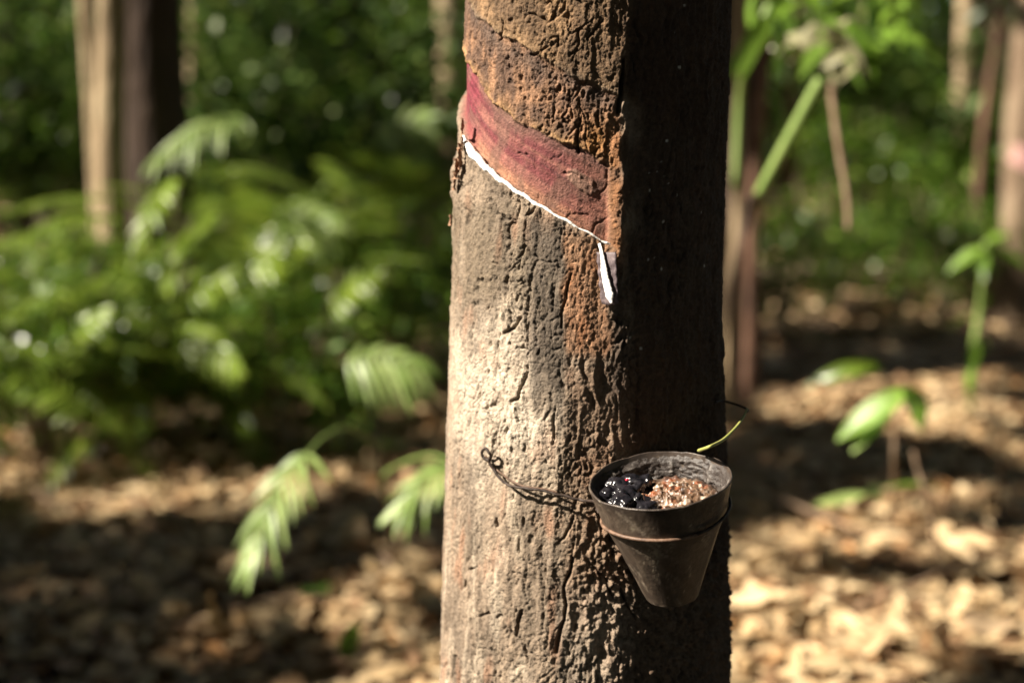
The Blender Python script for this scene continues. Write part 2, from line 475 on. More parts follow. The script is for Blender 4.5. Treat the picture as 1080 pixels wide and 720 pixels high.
pit = (pid < .04 + .26 * sst(.05, .5, nf(18, .6, 2, 66.0))) * (1 - sst(.10, .36, p1 + w2 * .35)) * (1 - smooth)
h -= pit * 0.0016
h -= crack2 * cmod2 * 0.0014 * (1 - smooth * 0.9)
h += (crumb - 0.5) * 0.0016 * (0.35 + rough_r + crumbz) * (1 - smooth)
h += crumbz * (0.0020 * (1 - sst(0.15, 0.75, clod1)) * sst(-.25, .35, w3 + .2) + nf(120, 1, 4, 70.0) * 0.0048 - 0.001)
h += band * (ridged(S * 260, ZZ * 330, 0, 2) - 0.55) * 0.0009
# vertical fissuring towards the edge of the light
vf = ridged(S * 110 + w2, ZZ * 22 + w1 * 2, 4.0, 3)
h += (vf - 0.5) * 0.0019 * sst(585, 640, P) * (1 - red) * (1 - crumbz * .6) * (1 - orange * .85)
h += (vf - 0.5) * (0.0006 + .0011 * sst(560, 640, Q) * (1 - sst(590, 600, P))) * (1 - smooth)
h += (ridged(S * 55 + w1, ZZ * 7 + w1, 8.0, 2) - .5) * .0014 * (1 - smooth)
h -= drawn
# tapping panel: recess, ledges and blade grooves parallel to the cut
h -= panel * 0.0026
h -= red * 0.0030 * (0.7 + 0.3 * sst(0, 60, Q - redQ))
lip = np.exp(-((Q - redQ + w2 * 7 + w3 * 11 + 2) / 2.2) ** 2) * sst(-.25, .15, nf(35, 1, 2, 140.0)) * inP * (1 - sst(600, 640, P))
h += lip * 0.0012
along = (Q - cutQ)
h += red * (fbm(along * 0.16, THd * 0.02, 3.0, 3) * 0.0007 + 0.00012 * np.sin(along * 0.8 + w3 * 6)) + red * (nf(150, 1, 3, 88.0) * .0007 - .0012 * (1 - sst(0, .05, np.abs(nf(45, 1, 3, 99.0)))) * sst(-45, -10, THd) * sst(.0, .2, w3 + .1))
flk = (1 - sst(0.6, 1.0, np.hypot((P - 613) / 19, (Q - 192 - (P - 611) * .5) / 11) + w2 * .7 + w3 * .5))
h += flk * (0.0012 + med * .0012) * inP
ledge = np.exp(-((Q - cutQ - 6) / 5.0) ** 2) * (1 - sst(632, 642, P)) * sst(-125, -100, THd)
h += ledge * 0.0014
ledgeL = sst(160, 176, Q) * (1 - sst(196, 300, Q)) * (1 - sst(476, 500, P))
h += ledgeL * (0.0020 + 0.0035 * sst(.1, .5, w2))
# raised rib beside the panel and the corner into the shade
h += 0.0035 * np.exp(-((P - 651 - w3 * 4) / 6.5) ** 2) * sst(120, 160, Qn) * (1 - sst(262, 285, Q))
h += 0.0012 * np.exp(-((P - 648 - w3 * 14) / 9.0) ** 2)
h += med * .0022 * np.exp(-((P - 655) / 22.0) ** 2) * (1 - red)
h += w3 * .0030 * np.exp(-((P - 658) / 25.0) ** 2) * (1 - red)
h -= 0.0022 * sst(650, 695, P + w3 * 14) * (1 - sst(720, 760, P)) * (1 - .6 * sst(500, 600, Q))
h -= orange * 0.0006
h += orange * (fbm(S * 500, ZZ * 160, 2.0, 3) * .0010)
h *= np.where((ZZ < .6) | (ZZ > 1.22), 0.5, 1)

RR = R0 + h
V = np.stack([CX + RR * np.sin(TH), YC - RR * np.cos(TH), ZZ], -1).reshape(-1, 3)
nr, nc = TH.shape
ii, jj = np.meshgrid(np.arange(nr - 1), np.arange(nc), indexing='ij')
a = (ii * nc + jj).ravel(); b = (ii * nc + (jj + 1) % nc).ravel()
F = np.stack([a, b, b + nc, a + nc], -1)

# --- colours (bark reflectance, with some light and shade painted in)
def C(*c): return np.array(c, float)
def lerp(A, B, m): return A + (B - A) * m[..., None]
one = np.ones(P.shape + (3,))
col = one * C(.29, .22, .16)
col = lerp(col, one * C(.15, .115, .085), sst(-.15, .35, nf(30, .35, 4, 80.0)) * .8)
col = lerp(col, one * C(.40, .325, .245), sst(.05, .4, nf(45, .6, 4, 90.0)) * .75)
col = lerp(col, one * C(.29, .15, .09), sst(.1, .45, nf(55, .5, 3, 95.0)) * .65)
# sun patch left of centre, its brightness painted into the bark colour
sun_patch = np.exp(-(((P - 535) / 55) ** 2 + ((Q - 420) / 75) ** 2))
col = lerp(col, one * C(.60, .51, .41), np.clip(sun_patch * (1 + w2 + w3), 0, 1) * .85)
col = lerp(col, one * C(.11, .085, .065), sst(.18, .42, nf(16, .25, 4, 131.0)) * .75 * (1 - np.clip(sun_patch * 1.3, 0, 1)))
band2 = sst(.1, .35, fbm(S * 60 + w1, ZZ * 5 + w1, 6.0, 3)) * sst(520, 600, Q)
col = lerp(col, one * C(.42, .35, .27), band2 * .6)
# below the latex cut the bark is greyer
ugl = sst(205, 225, Q) * (1 - sst(300, 345, Qn)) * (1 - sst(560, 580, Pn))
col = lerp(col, one * C(.15, .115, .08), ugl * .85 * sst(-.5, .3, nf(40, .5, 3, 14.0)))
col = lerp(col, one * C(.10, .078, .06), greyst * .95 * (.7 + .3 * sst(-.3, .2, med)))
col = lerp(col, one * C(.33, .165, .085), orange * .72)
col = lerp(col, one * C(.27, .12, .055), orange * sst(0, .4, nf(80, .8, 3, 18.0)) * .7)
# brown rough band right of centre
mid = sst(588, 606, Pn) * sst(370, 400, Qn) * (1 - sst(640, 700, Qn) * (1 - sst(630, 650, P)))
col = lerp(col, one * C(.20, .13, .085), mid * .75)
col = lerp(col, one * C(.26, .14, .085), mid * sst(.1, .4, nf(60, 1, 3, 51.0)) * .4)
low_c = sst(590, 600, Pn) * sst(600, 640, Q) * (1 - sst(655, 690, Pn))
col = lerp(col, one * C(.30, .24, .185), low_c * .6)
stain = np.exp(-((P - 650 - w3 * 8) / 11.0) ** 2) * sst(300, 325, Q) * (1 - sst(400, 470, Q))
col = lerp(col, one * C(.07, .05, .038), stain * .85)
# upper bark, olive brown
up = sst(-8, 8, bandQ - Q) * (Q < 200)
col = lerp(col, lerp(one * C(.13, .078, .042), one * C(.29, .175, .09), sst(-.05, .4, nf(38, .7, 4, 61.0))), up * .95)
col = lerp(col, one * C(.37, .25, .135), up * np.exp(-((bandQ - Q) / 9.0) ** 2) * .35 * sst(-.4, .3, w1))
# old healed panel
bcol = lerp(one * C(.13, .075, .05), one * C(.30, .165, .095), sst(-.2, .35, nf(75, .8, 4, 63.0)))
bcol = lerp(bcol, one * C(.34, .20, .09), sst(15, 2, 0) * 0 + np.exp(-((redQ - Q) / 10.0) ** 2) * sst(-.3, .3, w2) * .7)
bcol = lerp(bcol, one * C(.36, .17, .05), np.exp(-(((P - 628) / 16) ** 2 + ((Q - 148) / 20) ** 2)) * .8)
col = lerp(col, bcol, band)
bdark = np.exp(-((Q - bandQ - 10) / 9.0) ** 2) * band
col = lerp(col, one * C(.10, .07, .055), bdark * .6)
# fresh red panel
rs = fbm(along * 0.11, THd * 0.012 + 4, 9.0, 4)
rcol = lerp(one * C(.165, .040, .045), one * C(.30, .125, .10), sst(-.2, .5, rs))
rcol = lerp(rcol, one * C(.42, .22, .13), sst(-20, -4, along) * .75)
rcol = lerp(rcol, one * C(.19, .045, .05), np.exp(-((along + 30) / 5.0) ** 2) * .5 * sst(-.2, .3, w3))
rcol = lerp(rcol, one * C(.27, .12, .085), sst(575, 640, P + w3 * 20) * .85)
rcol = lerp(rcol, one * C(.17, .09, .07), sst(14, 0, 0) * 0 + np.exp(-((Q - redQ) / 11.0) ** 2) * .75)
rcol = lerp(rcol, one * C(.21, .025, .05), sst(-50, -62, THd) * 0 + (1 - sst(-70, -58, THd)) * .7)
rcol = lerp(rcol, one * C(.17, .095, .07), sst(.0, .28, nf(45, 1, 4, 121.0)) * .6)
rcol = lerp(rcol, one * C(.12, .055, .05), sst(.1, .35, fbm(along * .30, THd * .03 + 9, 5.0, 4)) * .7)
rcol = lerp(rcol, one * C(.27, .155, .115), flk * (.6 + .4 * sst(-.2, .2, med)))
col = lerp(col, rcol, red)
col = lerp(col, one * C(.48, .28, .11), np.clip(lip, 0, 1) * .45)
# rusty rib beside the panel
rib = np.exp(-((P - 651) / 8.0) ** 2) * sst(110, 150, Q) * (1 - sst(265, 300, Q))
col = lerp(col, one * C(.30, .13, .05), rib * .8 * sst(-.5, .2, w2))
# shaded flank: its shade painted in as a darker bark colour
flank_shade = sst(646, 676, P + w3 * 22 + w2 * 12) * (1 - sst(560, 640, Q) * .4)
col = lerp(col, one * C(.062, .036, .023), flank_shade * .9)
# small spots of light on the shaded flank, painted as pale specks
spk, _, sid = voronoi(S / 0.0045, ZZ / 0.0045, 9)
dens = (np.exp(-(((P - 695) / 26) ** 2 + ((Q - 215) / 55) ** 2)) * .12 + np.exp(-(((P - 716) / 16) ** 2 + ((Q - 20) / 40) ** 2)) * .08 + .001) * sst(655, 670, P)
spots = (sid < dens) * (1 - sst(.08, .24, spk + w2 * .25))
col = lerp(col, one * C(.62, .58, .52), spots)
h_sp = spots * 0.0008
# dirt collected in the fissures
cr = np.clip(pit * .5 + thin * .8 + crack1 * cmod1 * (1 - smooth) * .7 + crack2 * cmod2 * (1 - smooth) * .45 + sst(0, .003, drawn) * .8, 0, 1)
col = col * (1 - .55 * cr[..., None])
col = col * (1 + .35 * nf(180, .8, 3, 77.0))[..., None]
col = np.clip(col, .005, .85)

tree = empty('rubber_tree', (float(cxz(0)), YC, 0), 'tapped rubber tree in sharp focus with a red cut panel and running white latex', 'tree')
def to_local(V, e): return np.asarray(V) - np.array(e.location)
def kid(name, V, F4, F3, mat, parent, cols=None, smooth=True):
    o = mesh_np(name, to_local(V, parent), F4, F3, mat, None, smooth, cols)
    return child(o, parent)

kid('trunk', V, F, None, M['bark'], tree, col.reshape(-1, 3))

# latex running along the cut
def on_cut(thd, dq=0.0, off=0.0):
    q = 210 + 1.45 * (thd + 27) + dq
    z = 1.0
    for _ in range(12):
        x = float(cxz(z)) + float(rz_(z)) * math.sin(R_(thd)); y = YC - float(rz_(z)) * math.cos(R_(thd))
        pp, qq = project(x, y, z)
        z -= (q - qq) / FPX * 1.05
    R1 = float(rz_(z)) + off
    return np.array([float(cxz(z)) + R1 * math.sin(R_(thd)), YC - R1 * math.cos(R_(thd)), z])
ths = np.linspace(-73, 6.5, 200)
pts = np.array([on_cut(t, 0.8 + 0.9 * math.sin(t * .7), -0.0012) for t in ths])
rad = np.interp(ths, [-73, -68, -60, -50, -38, -20, -5, 3, 6.5], [.0008, .0026, .0034, .0025, .0016, .0012, .0009, .0010, .0012])
rad = rad * (1 + .38 * perlin(ths * .55, ths * 0 + 3) + .18 * perlin(ths * 1.9, ths * 0 + 8))
v_, f_, t_ = tube(pts, rad, 12, .18, 2)
kid('latex_line', v_, f_, t_, M['latex'], tree)

# spout and latex drip
mb = MB()
w, hh = 9, 16
SV = []
for i in range(hh + 1):
    for j in range(w + 1):
        u = j / w * 2 - 1; v = i / hh
        px = 639.5 + u * (10.5 - 1.5 * v) + v * 3.5 + .7 * math.sin(i * 1.7)
        py = 266 + v * 54 + (1 - abs(u)) * 3 * v
        SV.append(surf(px, py, 0.0072 + 0.0052 * u - 0.0006 * (1 - u * u) + 0.0016 * v + .0003 * math.sin(i * 2 + j)))
SV = np.array(SV)
back = SV + np.array([0, .0012, 0])
n1 = len(SV)
fa = []
for i in range(hh):
    for j in range(w):
        a0 = i * (w + 1) + j
        fa.append((a0, a0 + w + 1, a0 + w + 2, a0 + 1)); fa.append((a0 + n1, a0 + 1 + n1, a0 + w + 2 + n1, a0 + w + 1 + n1))
for i in range(hh):
    for a0 in (i * (w + 1),): fa.append((a0, a0 + n1, a0 + n1 + w + 1, a0 + w + 1))
    a0 = i * (w + 1) + w; fa.append((a0, a0 + w + 1, a0 + n1 + w + 1, a0 + n1))
for j in range(w):
    a0 = hh * (w + 1) + j; fa.append((a0, a0 + n1, a0 + n1 + 1, a0 + 1))
    a0 = j; fa.append((a0, a0 + 1, a0 + n1 + 1, a0 + n1))
kid('spout', np.vstack([SV, back]), np.array(fa), None, M['spout'], tree)
dp = [(632, 257, .003), (634, 264, .0058), (636, 275, .0070), (637.5, 288, .0086), (640, 300, .0104), (642.5, 310, .0122), (645, 320, .0136)]
pts = catmull([surf(a, b, c) for a, b, c in dp], 60)
rad = np.interp(np.linspace(0, 1, len(pts)), [0, .15, .4, .7, .88, 1], [.0011, .0013, .0021, .0032, .0034, .0008])
rad *= 1 + .22 * perlin(np.arange(len(pts)) * .35, np.zeros(len(pts)) + 2)
v_, f_, t_ = tube(pts, rad, 12, .2, 4)
nd = np.array([-.50, -.84, .18]); nd /= np.linalg.norm(nd)
cen = np.repeat(pts, 12, axis=0); q_ = v_[:len(cen)] - cen
v_[:len(cen)] = cen + q_ - .6 * (q_ @ nd)[:, None] * nd
kid('latex_drip', v_, f_, t_, M['latex'], tree)

# bark flakes lifting at the left edge
def flake(px, py, wd, ht, off, seed, rot):
    rg = np.random.default_rng(seed)
    base = surf(px + 8, py, 0.0)
    ns = 9
    Vv = []
    for i in range(ns):
        t = i / (ns - 1)
        for j in range(4):
            u = j / 3
            wx = wd * (math.sin(t * math.pi) ** .6) * (u - .3) + rg.normal() * wd * .10
            Vv.append(base + np.array([-off * (.6 + .8 * u) + wx * math.cos(rot) * .6 - .002, .004 * (u - .5) + rg.normal() * .0006, ht * (t - .5) + wx * math.sin(rot)]))
    Vv = np.array(Vv); Vb = Vv + np.array([.0008, .0016, 0])
    n1 = len(Vv); fs = []
    for i in range(ns - 1):
        for j in range(3):
            a0 = i * 4 + j
            fs.append((a0, a0 + 4, a0 + 5, a0 + 1)); fs.append((a0 + n1, a0 + 1 + n1, a0 + 5 + n1, a0 + 4 + n1))
        a0 = i * 4; fs.append((a0, a0 + n1, a0 + n1 + 4, a0 + 4)); a0 += 3; fs.append((a0, a0 + 4, a0 + n1 + 4, a0 + n1))
    kid('bark_flake', np.vstack([Vv, Vb]), np.array(fs), None, M['flake'], tree)
for args in [(484, 133, .005, .012, .002, 1, .4), (482, 165, .010, .020, .003, 2, -.4), (480, 178, .012, .016, .004, 3, .2), (477, 191, .006, .014, .003, 4, .3),
             (484, 152, .006, .010, .002, 7, .8), (473, 233, .006, .006, .003, 8, .9)]:
    flake(*args)

# ------------------------------------------------------------------ latex cup
V_DIR = ray(696, 505); V_DIR /= np.linalg.norm(V_DIR)
d = 0.95
for _ in range(60):
    p = C0 + d * ray(696, 505)
    dist = math.hypot(p[0] - float(cxz(p[2])), p[1] - YC)
    rim = 75.5 * d / FPX
    d += (dist - (float(rz_(p[2])) + rim * .98 + .001)) * .5
RIMC = C0 + d * ray(696, 505)
RIM = 75.5 * d / FPX
rx_ = np.cross(V_DIR, [0, 0, 1.0]); rx_ /= np.linalg.norm(rx_)
uy_ = np.cross(rx_, V_DIR)
ta, tl = R_(24.0), R_(7.0)
AX = math.cos(ta) * (-math.sin(tl) * rx_ + math.cos(tl) * uy_) - math.sin(ta) * V_DIR
AX /= np.linalg.norm(AX)
AXX = rx_ - AX * np.dot(rx_, AX); AXX /= np.linalg.norm(AXX)
AXY = np.cross(AX, AXX)
HC = 0.093
BASEC = RIMC - AX * HC
def cupP(r, t, hgt):
    """point in cup space: radius, angle, height over the cup's foot"""
    return BASEC + AX * hgt + r * (math.cos(t) * AXX + math.sin(t) * AXY)

prof = [(0.0, 0.001), (.010, .0), (.0175, .0), (.0192, .002), (.0245, .018), (.0325, .041), (.0395, .060), (.0412, .0655), (.0424, .0665),
        (.0455, .080), (.0480, .0905), (.0485, .0922), (.0480, .0930), (.0473, .0928), (.0468, .0915), (.0438, .080), (.0410, .067), (.037, .056), (.028, .034), (.019, .010), (0, .010)]
prof = [(r * RIM / .0487, z) for r, z in prof]
pr = catmull([(a, b, 0) for a, b in prof], 160)[:, :2]
ns = 160
tt = np.linspace(0, 2 * np.pi, ns, endpoint=False)
PR, TT = np.meshgrid(pr[:, 0], tt, indexing='ij'); PH, _ = np.meshgrid(pr[:, 1], tt, indexing='ij')
PR = PR * (1 + .008 * np.cos(2 * TT + .5)) + .0004 * perlin(np.cos(TT) * 3, np.sin(TT) * 3, PH * 60) * (PR > .01)
PH = PH - .0012 * np.clip(perlin(TT * 6, PH * 0 + 3) - .15, 0, 1) * (PH > .088) + .0012 * perlin(np.cos(TT) * 2, np.sin(TT) * 2, 4) * (PH > .085)
Vc = BASEC + PH[..., None] * AX + PR[..., None] * (np.cos(TT)[..., None] * AXX + np.sin(TT)[..., None] * AXY)
n_p = len(pr)
ii, jj = np.meshgrid(np.arange(n_p - 1), np.arange(ns), indexing='ij')
a = (ii * ns + jj).ravel(); b = (ii * ns + (jj + 1) % ns).ravel()
Fc = np.stack([a, b, b + ns, a + ns], -1)
cc = np.ones(PR.shape + (3,)) * C(.052, .038, .029)
dust = sst(-.1, .5, fbm(np.cos(TT) * 4, np.sin(TT) * 4, PH * 60, 4))
cc = lerp(cc, np.ones_like(cc) * C(.115, .088, .066), dust * .6)
streak = sst(.08, .35, fbm(TT * 2.2 + PH * 40, PH * 45, 3.0, 4)) * sst(.3, .6, fbm(TT * 9 + PH * 200, PH * 90, 7.0, 3) + .4)
cc = lerp(cc, np.ones_like(cc) * C(.25, .205, .16), streak * .6)
scr = (1 - sst(.0, .03, np.abs(fbm(TT * 3 + PH * 70, PH * 30 - TT, 11.0, 2)))) * sst(.1, .3, fbm(TT * 5, PH * 60, 15.0, 2))
cc = lerp(cc, np.ones_like(cc) * C(.32, .27, .2), scr * .8)
cc = lerp(cc, np.ones_like(cc) * C(.04, .03, .026), sst(.086, .091, PH) * .5)
cup = empty('latex_cup', BASEC, 'dark conical cup held by a wire against the tapped trunk', 'cup')
kid('bowl', Vc.reshape(-1, 3), Fc, None, M['cup'], cup, cc.reshape(-1, 3))

# crust of dried latex lining the inside of the wall
nh = 60
TT, HH = np.meshgrid(tt, np.linspace(.054, .0915, nh), indexing='xy')
rin = np.interp(HH, [.034, .056, .067, .080, .0915], np.array([.028, .037, .0410, .0438, .0466]) * RIM / .0487)
cn = ridged(np.cos(TT) * 13, np.sin(TT) * 13, HH * 260, 4)
cn2 = fbm(np.cos(TT) * 4, np.sin(TT) * 4, HH * 60, 3)
edge = sst(.054, .060, HH) * (1 - sst(.086, .0915, HH + .003 * cn2))
rc = rin + .0006 - (.0008 + .0030 * np.clip(cn - .2, 0, 1) + .0040 * np.clip(cn2, 0, 1)) * edge
Vk = BASEC + HH[..., None] * AX + rc[..., None] * (np.cos(TT)[..., None] * AXX + np.sin(TT)[..., None] * AXY)
ii, jj = np.meshgrid(np.arange(nh - 1), np.arange(ns), indexing='ij')
a = (ii * ns + jj).ravel(); b = (ii * ns + (jj + 1) % ns).ravel()
ck = np.ones(TT.shape + (3,)) * C(.045, .036, .032)
ck = lerp(ck, np.ones_like(ck) * C(.24, .215, .195), sst(.25, .6, cn2 + .7 * (cn - .5)) * .55)
kid('dried_crust', Vk.reshape(-1, 3), np.stack([a, a + ns, b + ns, b], -1), None, M['crust'], cup, ck.reshape(-1, 3))

# coagulated latex in the cup
nr_ = 90
RRr, TTt = np.meshgrid(np.linspace(0, 1, nr_), tt, indexing='ij')
HL = .0735
rmax = float(np.interp(HL, [.056, .067, .080], [.037, .0410, .0438])) * RIM / .0487 - .0006
lx, ly = RRr * np.cos(TTt), RRr * np.sin(TTt)
f1, f2, lid = voronoi(lx * 3.4 + 30 + .35 * perlin(lx * 4, ly * 4), ly * 3.4 + 30 + .35 * perlin(lx * 4 + 9, ly * 4), 3)
lump = .0026 * (1 - sst(.1, .95, f1)) + .0030 * fbm(lx * 5, ly * 5, 2.0, 4) + .0036 * fbm(lx * 11, ly * 11, 2.0, 4)
lump += .006 * (1 - sst(.2, 1.0, np.hypot(lx - .25, ly)))
fall = 1 - sst(.9, 1.0, RRr)
Hh = HL + lump * (.3 + .7 * fall)
Vl = BASEC + Hh[..., None] * AX + (RRr * rmax)[..., None] * (np.cos(TTt)[..., None] * AXX + np.sin(TTt)[..., None] * AXY)
# underside
under = BASEC + (HL - .012) * AX + (RRr[-1] * rmax * .86)[:, None] * (np.cos(tt)[:, None] * AXX + np.sin(tt)[:, None] * AXY)
Vl = np.concatenate([Vl.reshape(-1, 3), under])
ii, jj = np.meshgrid(np.arange(nr_), np.arange(ns), indexing='ij')
a = (ii * ns + jj).ravel(); b = (ii * ns + (jj + 1) % ns).ravel()
Fl = np.stack([a, a + ns, b + ns, b], -1)
cl = np.ones(lx.shape + (3,)) * C(.12, .07, .042)
nn = fbm(lx * 3.5, ly * 3.5, 6.0, 4); nn2 = fbm(lx * 7, ly * 7, 12.0, 4)
cl = lerp(cl, np.ones_like(cl) * C(.24, .075, .03), sst(.0, .3, nn) * .85)
cl = lerp(cl, np.ones_like(cl) * C(.42, .33, .26), sst(.12, .4, nn2))
cl = lerp(cl, np.ones_like(cl) * C(.04, .025, .02), sst(.1, .4, -nn2) * .9)
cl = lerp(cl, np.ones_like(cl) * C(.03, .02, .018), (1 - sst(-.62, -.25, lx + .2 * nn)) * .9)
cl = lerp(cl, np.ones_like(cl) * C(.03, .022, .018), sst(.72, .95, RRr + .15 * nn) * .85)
clf = np.concatenate([cl.reshape(-1, 3), np.ones((ns, 3)) * .1])
lmp = mesh_np('latex_coagulum', Vl - BASEC, Fl, None, M['lump'], None, True, clf)
lmp.location = Vector(BASEC)
tag(lmp, 'lumpy wet cream and rust coloured coagulated latex filling the cup', 'latex')

# black glossy clot at the left of the cup
import bmesh
def blob_mesh(centers, seed=0, sub=4, nsc=140, namp=.18):
    mb = MB()
    for (c, r, sq) in centers:
        bm = bmesh.new(); bmesh.ops.create_icosphere(bm, subdivisions=sub, radius=1.0)
        v = np.array([x.co[:] for x in bm.verts]); f = np.array([[x.index for x in fc.verts] for fc in bm.faces]); bm.free()
        k = 1 + namp * perlin(v[:, 0] * 1.6 + c[0] * 300 + seed, v[:, 1] * 1.6, v[:, 2] * 1.6)
        v = v * k[:, None] * np.array(sq) * r
        mb.add(np.array(c) + v, None, f)
    return mb
# one continuous clot: several lumps merged with a voxel remesh
cent = [(cupP(.028, R_(182), .080), .0120, (1, 1.2, .8)), (cupP(.033, R_(212), .083), .0095, (1, 1, .9)), (cupP(.023, R_(240), .079), .0085, (1.2, 1, .8)),
        (cupP(.034, R_(158), .083), .0095, (1, 1, .8)), (cupP(.029, R_(136), .082), .0095, (1.2, 1, .8)), (cupP(.014, R_(200), .076), .0085, (1.1, 1, .7)), (cupP(.0385, R_(186), .0865), .0052, (1, 1, 1)),
        (cupP(.020, R_(150), .083), .0060, (1, 1, 1)), (cupP(.026, R_(120), .081), .0070, (1, 1, 1)), (cupP(.030, R_(196), .0875), .0050, (1, 1, 1)), (cupP(.021, R_(222), .0845), .0048, (1, 1, 1))]
clot = empty('rubber_clot', BASEC, 'black glossy rubber clot with a red speck at the left inside the cup', 'clot')
Vb, _, Fb = blob_mesh(cent, 3).arrays()
ob = kid('clot_body', Vb, None, Fb, M['black'], clot)
rm = ob.modifiers.new('merge', 'REMESH'); rm.mode = 'VOXEL'; rm.voxel_size = .0007; rm.use_smooth_shade = True
tx = bpy.data.textures.new('clot_noise', 'CLOUDS'); tx.noise_scale = .010; tx.noise_depth = 3
dm = ob.modifiers.new('lumps', 'DISPLACE'); dm.texture = tx; dm.strength = .0050; dm.mid_level = .55
Vb, _, Fb = blob_mesh([(cupP(.0255, R_(160), .0905), .0013, (1.3, 1, .8))], 5, 3).arrays()
kid('red_speck', Vb, None, Fb, M['red'], clot)

# ------------------------------------------------------------------ wire hanger
hook = empty('wire_hanger', surf(512, 480), 'rusty wire hooked into the bark and looped around the cup', 'wire')
wp = [(517, 487, .0035), (511, 484, .004), (508, 478, .005), (512, 474, .0055), (517, 480, .005), (516, 488, .004), (521, 496, .0035), (527, 505, .0040), (536, 512, .0045),
      (548, 515, .005), (560, 516.5, .005), (572, 518, .005), (584, 521, .0055), (600, 525, .006), (615, 528.5, .008)]
pl = [surf(a, b - 1, c + .0025) for a, b, c in wp]
# ring around the cup, a little below the rim
RH = .0655
def ring_pt(deg, dh=0.0, dr=0.0):
    hgt = RH + dh
    r = float(np.interp(hgt, [.041, .060, .0655, .0665, .080], np.array([.0325, .0395, .0412, .0424, .0455]) * RIM / .0487)) + .0010 + dr
    return cupP(r, R_(deg), hgt)
pl += [ring_pt(172, .010, .002), ring_pt(180, .004)]
pts = catmull(pl, 240)
jit = np.stack([perlin(np.arange(len(pts)) * .11, np.zeros(len(pts)) + k) for k in (1, 4, 8)], -1) * .0006
v_, f_, t_ = tube(pts + jit, np.interp(np.linspace(0, 1, len(pts)), [0, .3, 1], [.0013, .0010, .0011]), 10, .25, 1)
kid('trunk_wire', v_, f_, t_, M['wiredark'], hook)
# twisted second strand near the hook
wp = [(512, 480, .003), (518, 492, .003), (526, 497, .004), (538, 506, .004), (550, 512, .0045), (562, 514, .004), (574, 515.5, .003), (588, 519, .003)]
pts = catmull([surf(a, b, c) for a, b, c in wp], 120)
v_, f_, t_ = tube(pts, .0008, 8, .2, 1)
kid('wire_strand', v_, f_, t_, M['wire'], hook)
pts = np.array([ring_pt(a, .0010 * math.sin(R_(a) * 2) - .0015 * math.sin(R_(a))) for a in np.linspace(176, 318, 90)])
pts2 = np.array([ring_pt(a, .0020 + .0030 * sst(290, 350, a), .0016) for a in np.linspace(300, 536, 120)])
v_, f_, t_ = tube(pts, .00135, 10, .15, 6)
v2, f2_, t2 = tube(pts2, .00115, 10, .15, 7)
kid('cup_ring', v_, f_, t_, M['wire'], hook)
kid('cup_ring', v2, f2_, t2, M['wiredark'], hook)
tw = [surf(754, 424, .001), at(764, 423, 1.13), at(775, 426, 1.12), at(788, 431.5, 1.11), at(787, 435, 1.108)]
v_, f_, t_ = tube(catmull(tw, 40), .0008, 8, .3, 9)
kid('wire_end', v_, f_, t_, M['wiredark'], hook)

gs = [at(788, 431, 1.108), at(782, 443, 1.09), at(773, 454, 1.07), at(762, 464, 1.045), at(748, 471, 1.02), at(737, 475, RIMC[1] + .06)]
v_, f_, t_ = tube(catmull(gs, 50), np.linspace(.0009, .0014, len(catmull(gs, 50))), 8, .1, 2)
st = mesh_np('grass_stem', v_ - gs[-1], f_, t_, M['straw'])
st.location = Vector(gs[-1])
tag(st, 'thin yellow green stem leaning on the back rim of the cup', 'stem')

# ------------------------------------------------------------------ ground
def gz(x, y):
    x = np.asarray(x, float); y = np.asarray(y, float)
    return 0.05 * fbm(x * .5, y * .5, 3.0, 3) + .018 * fbm(x * 3, y * 3, 8.0, 2)
xs = np.concatenate([np.linspace(-80, -9, 40), np.linspace(-8.8, 8.8, 180), np.linspace(9, 80, 40)])
ys = np.concatenate([np.linspace(-80, -1, 40), np.linspace(-.8, 12, 140), np.linspace(12.3, 90, 60)])
GX, GY = np.meshgrid(xs, ys)
GZ = gz(GX, GY) - .01
nr, nc = GX.shape
ii, jj = np.meshgrid(np.arange(nr - 1), np.arange(nc - 1), indexing='ij')
a = (ii * nc + jj).ravel()
g = mesh_np('ground', np.stack([GX, GY, GZ], -1).reshape(-1, 3), np.stack([a, a + 1, a + nc + 1, a + nc], -1), None, M['soil'])
tag(g, kind='structure')

# fallen leaf templates
def litter_leaf(seed, nu=7, nv=4, L=.13, W=.055):
    rg = np.random.default_rng(seed)
    curl = rg.uniform(1, 9) * rg.choice([1, 1, -.8]); fold = rg.uniform(-.25, .45); bend = rg.uniform(-1.6, 2.0); tw_ = rg.uniform(-.8, .8)
    L *= rg.uniform(.8, 1.25); W *= rg.uniform(.75, 1.25)
    Vv = []
    for i in range(nu):
        t = i / (nu - 1)
        wd = W / 2 * (math.sin(math.pi * min(1, t * .93 + .04)) ** .75)
        for j in range(nv):
            s = (j / (nv - 1) * 2 - 1)
            x = (t - .5) * L; y = s * wd
            z = fold * abs(y) + curl * y * y + bend * x * x + .012 * math.sin(x * 60 + seed) * s * .4
            ca, sa = math.cos(tw_ * t), math.sin(tw_ * t)
            Vv.append((x, y * ca - z * sa, y * sa + z * ca))
    Vv = np.array(Vv); Vv[:, 2] -= Vv[:, 2].min()
    fs = []
    for i in range(nu - 1):
        for j in range(nv - 1):
            a0 = i * nv + j; fs.append((a0, a0 + nv, a0 + nv + 1, a0 + 1))
    return Vv, np.array(fs)

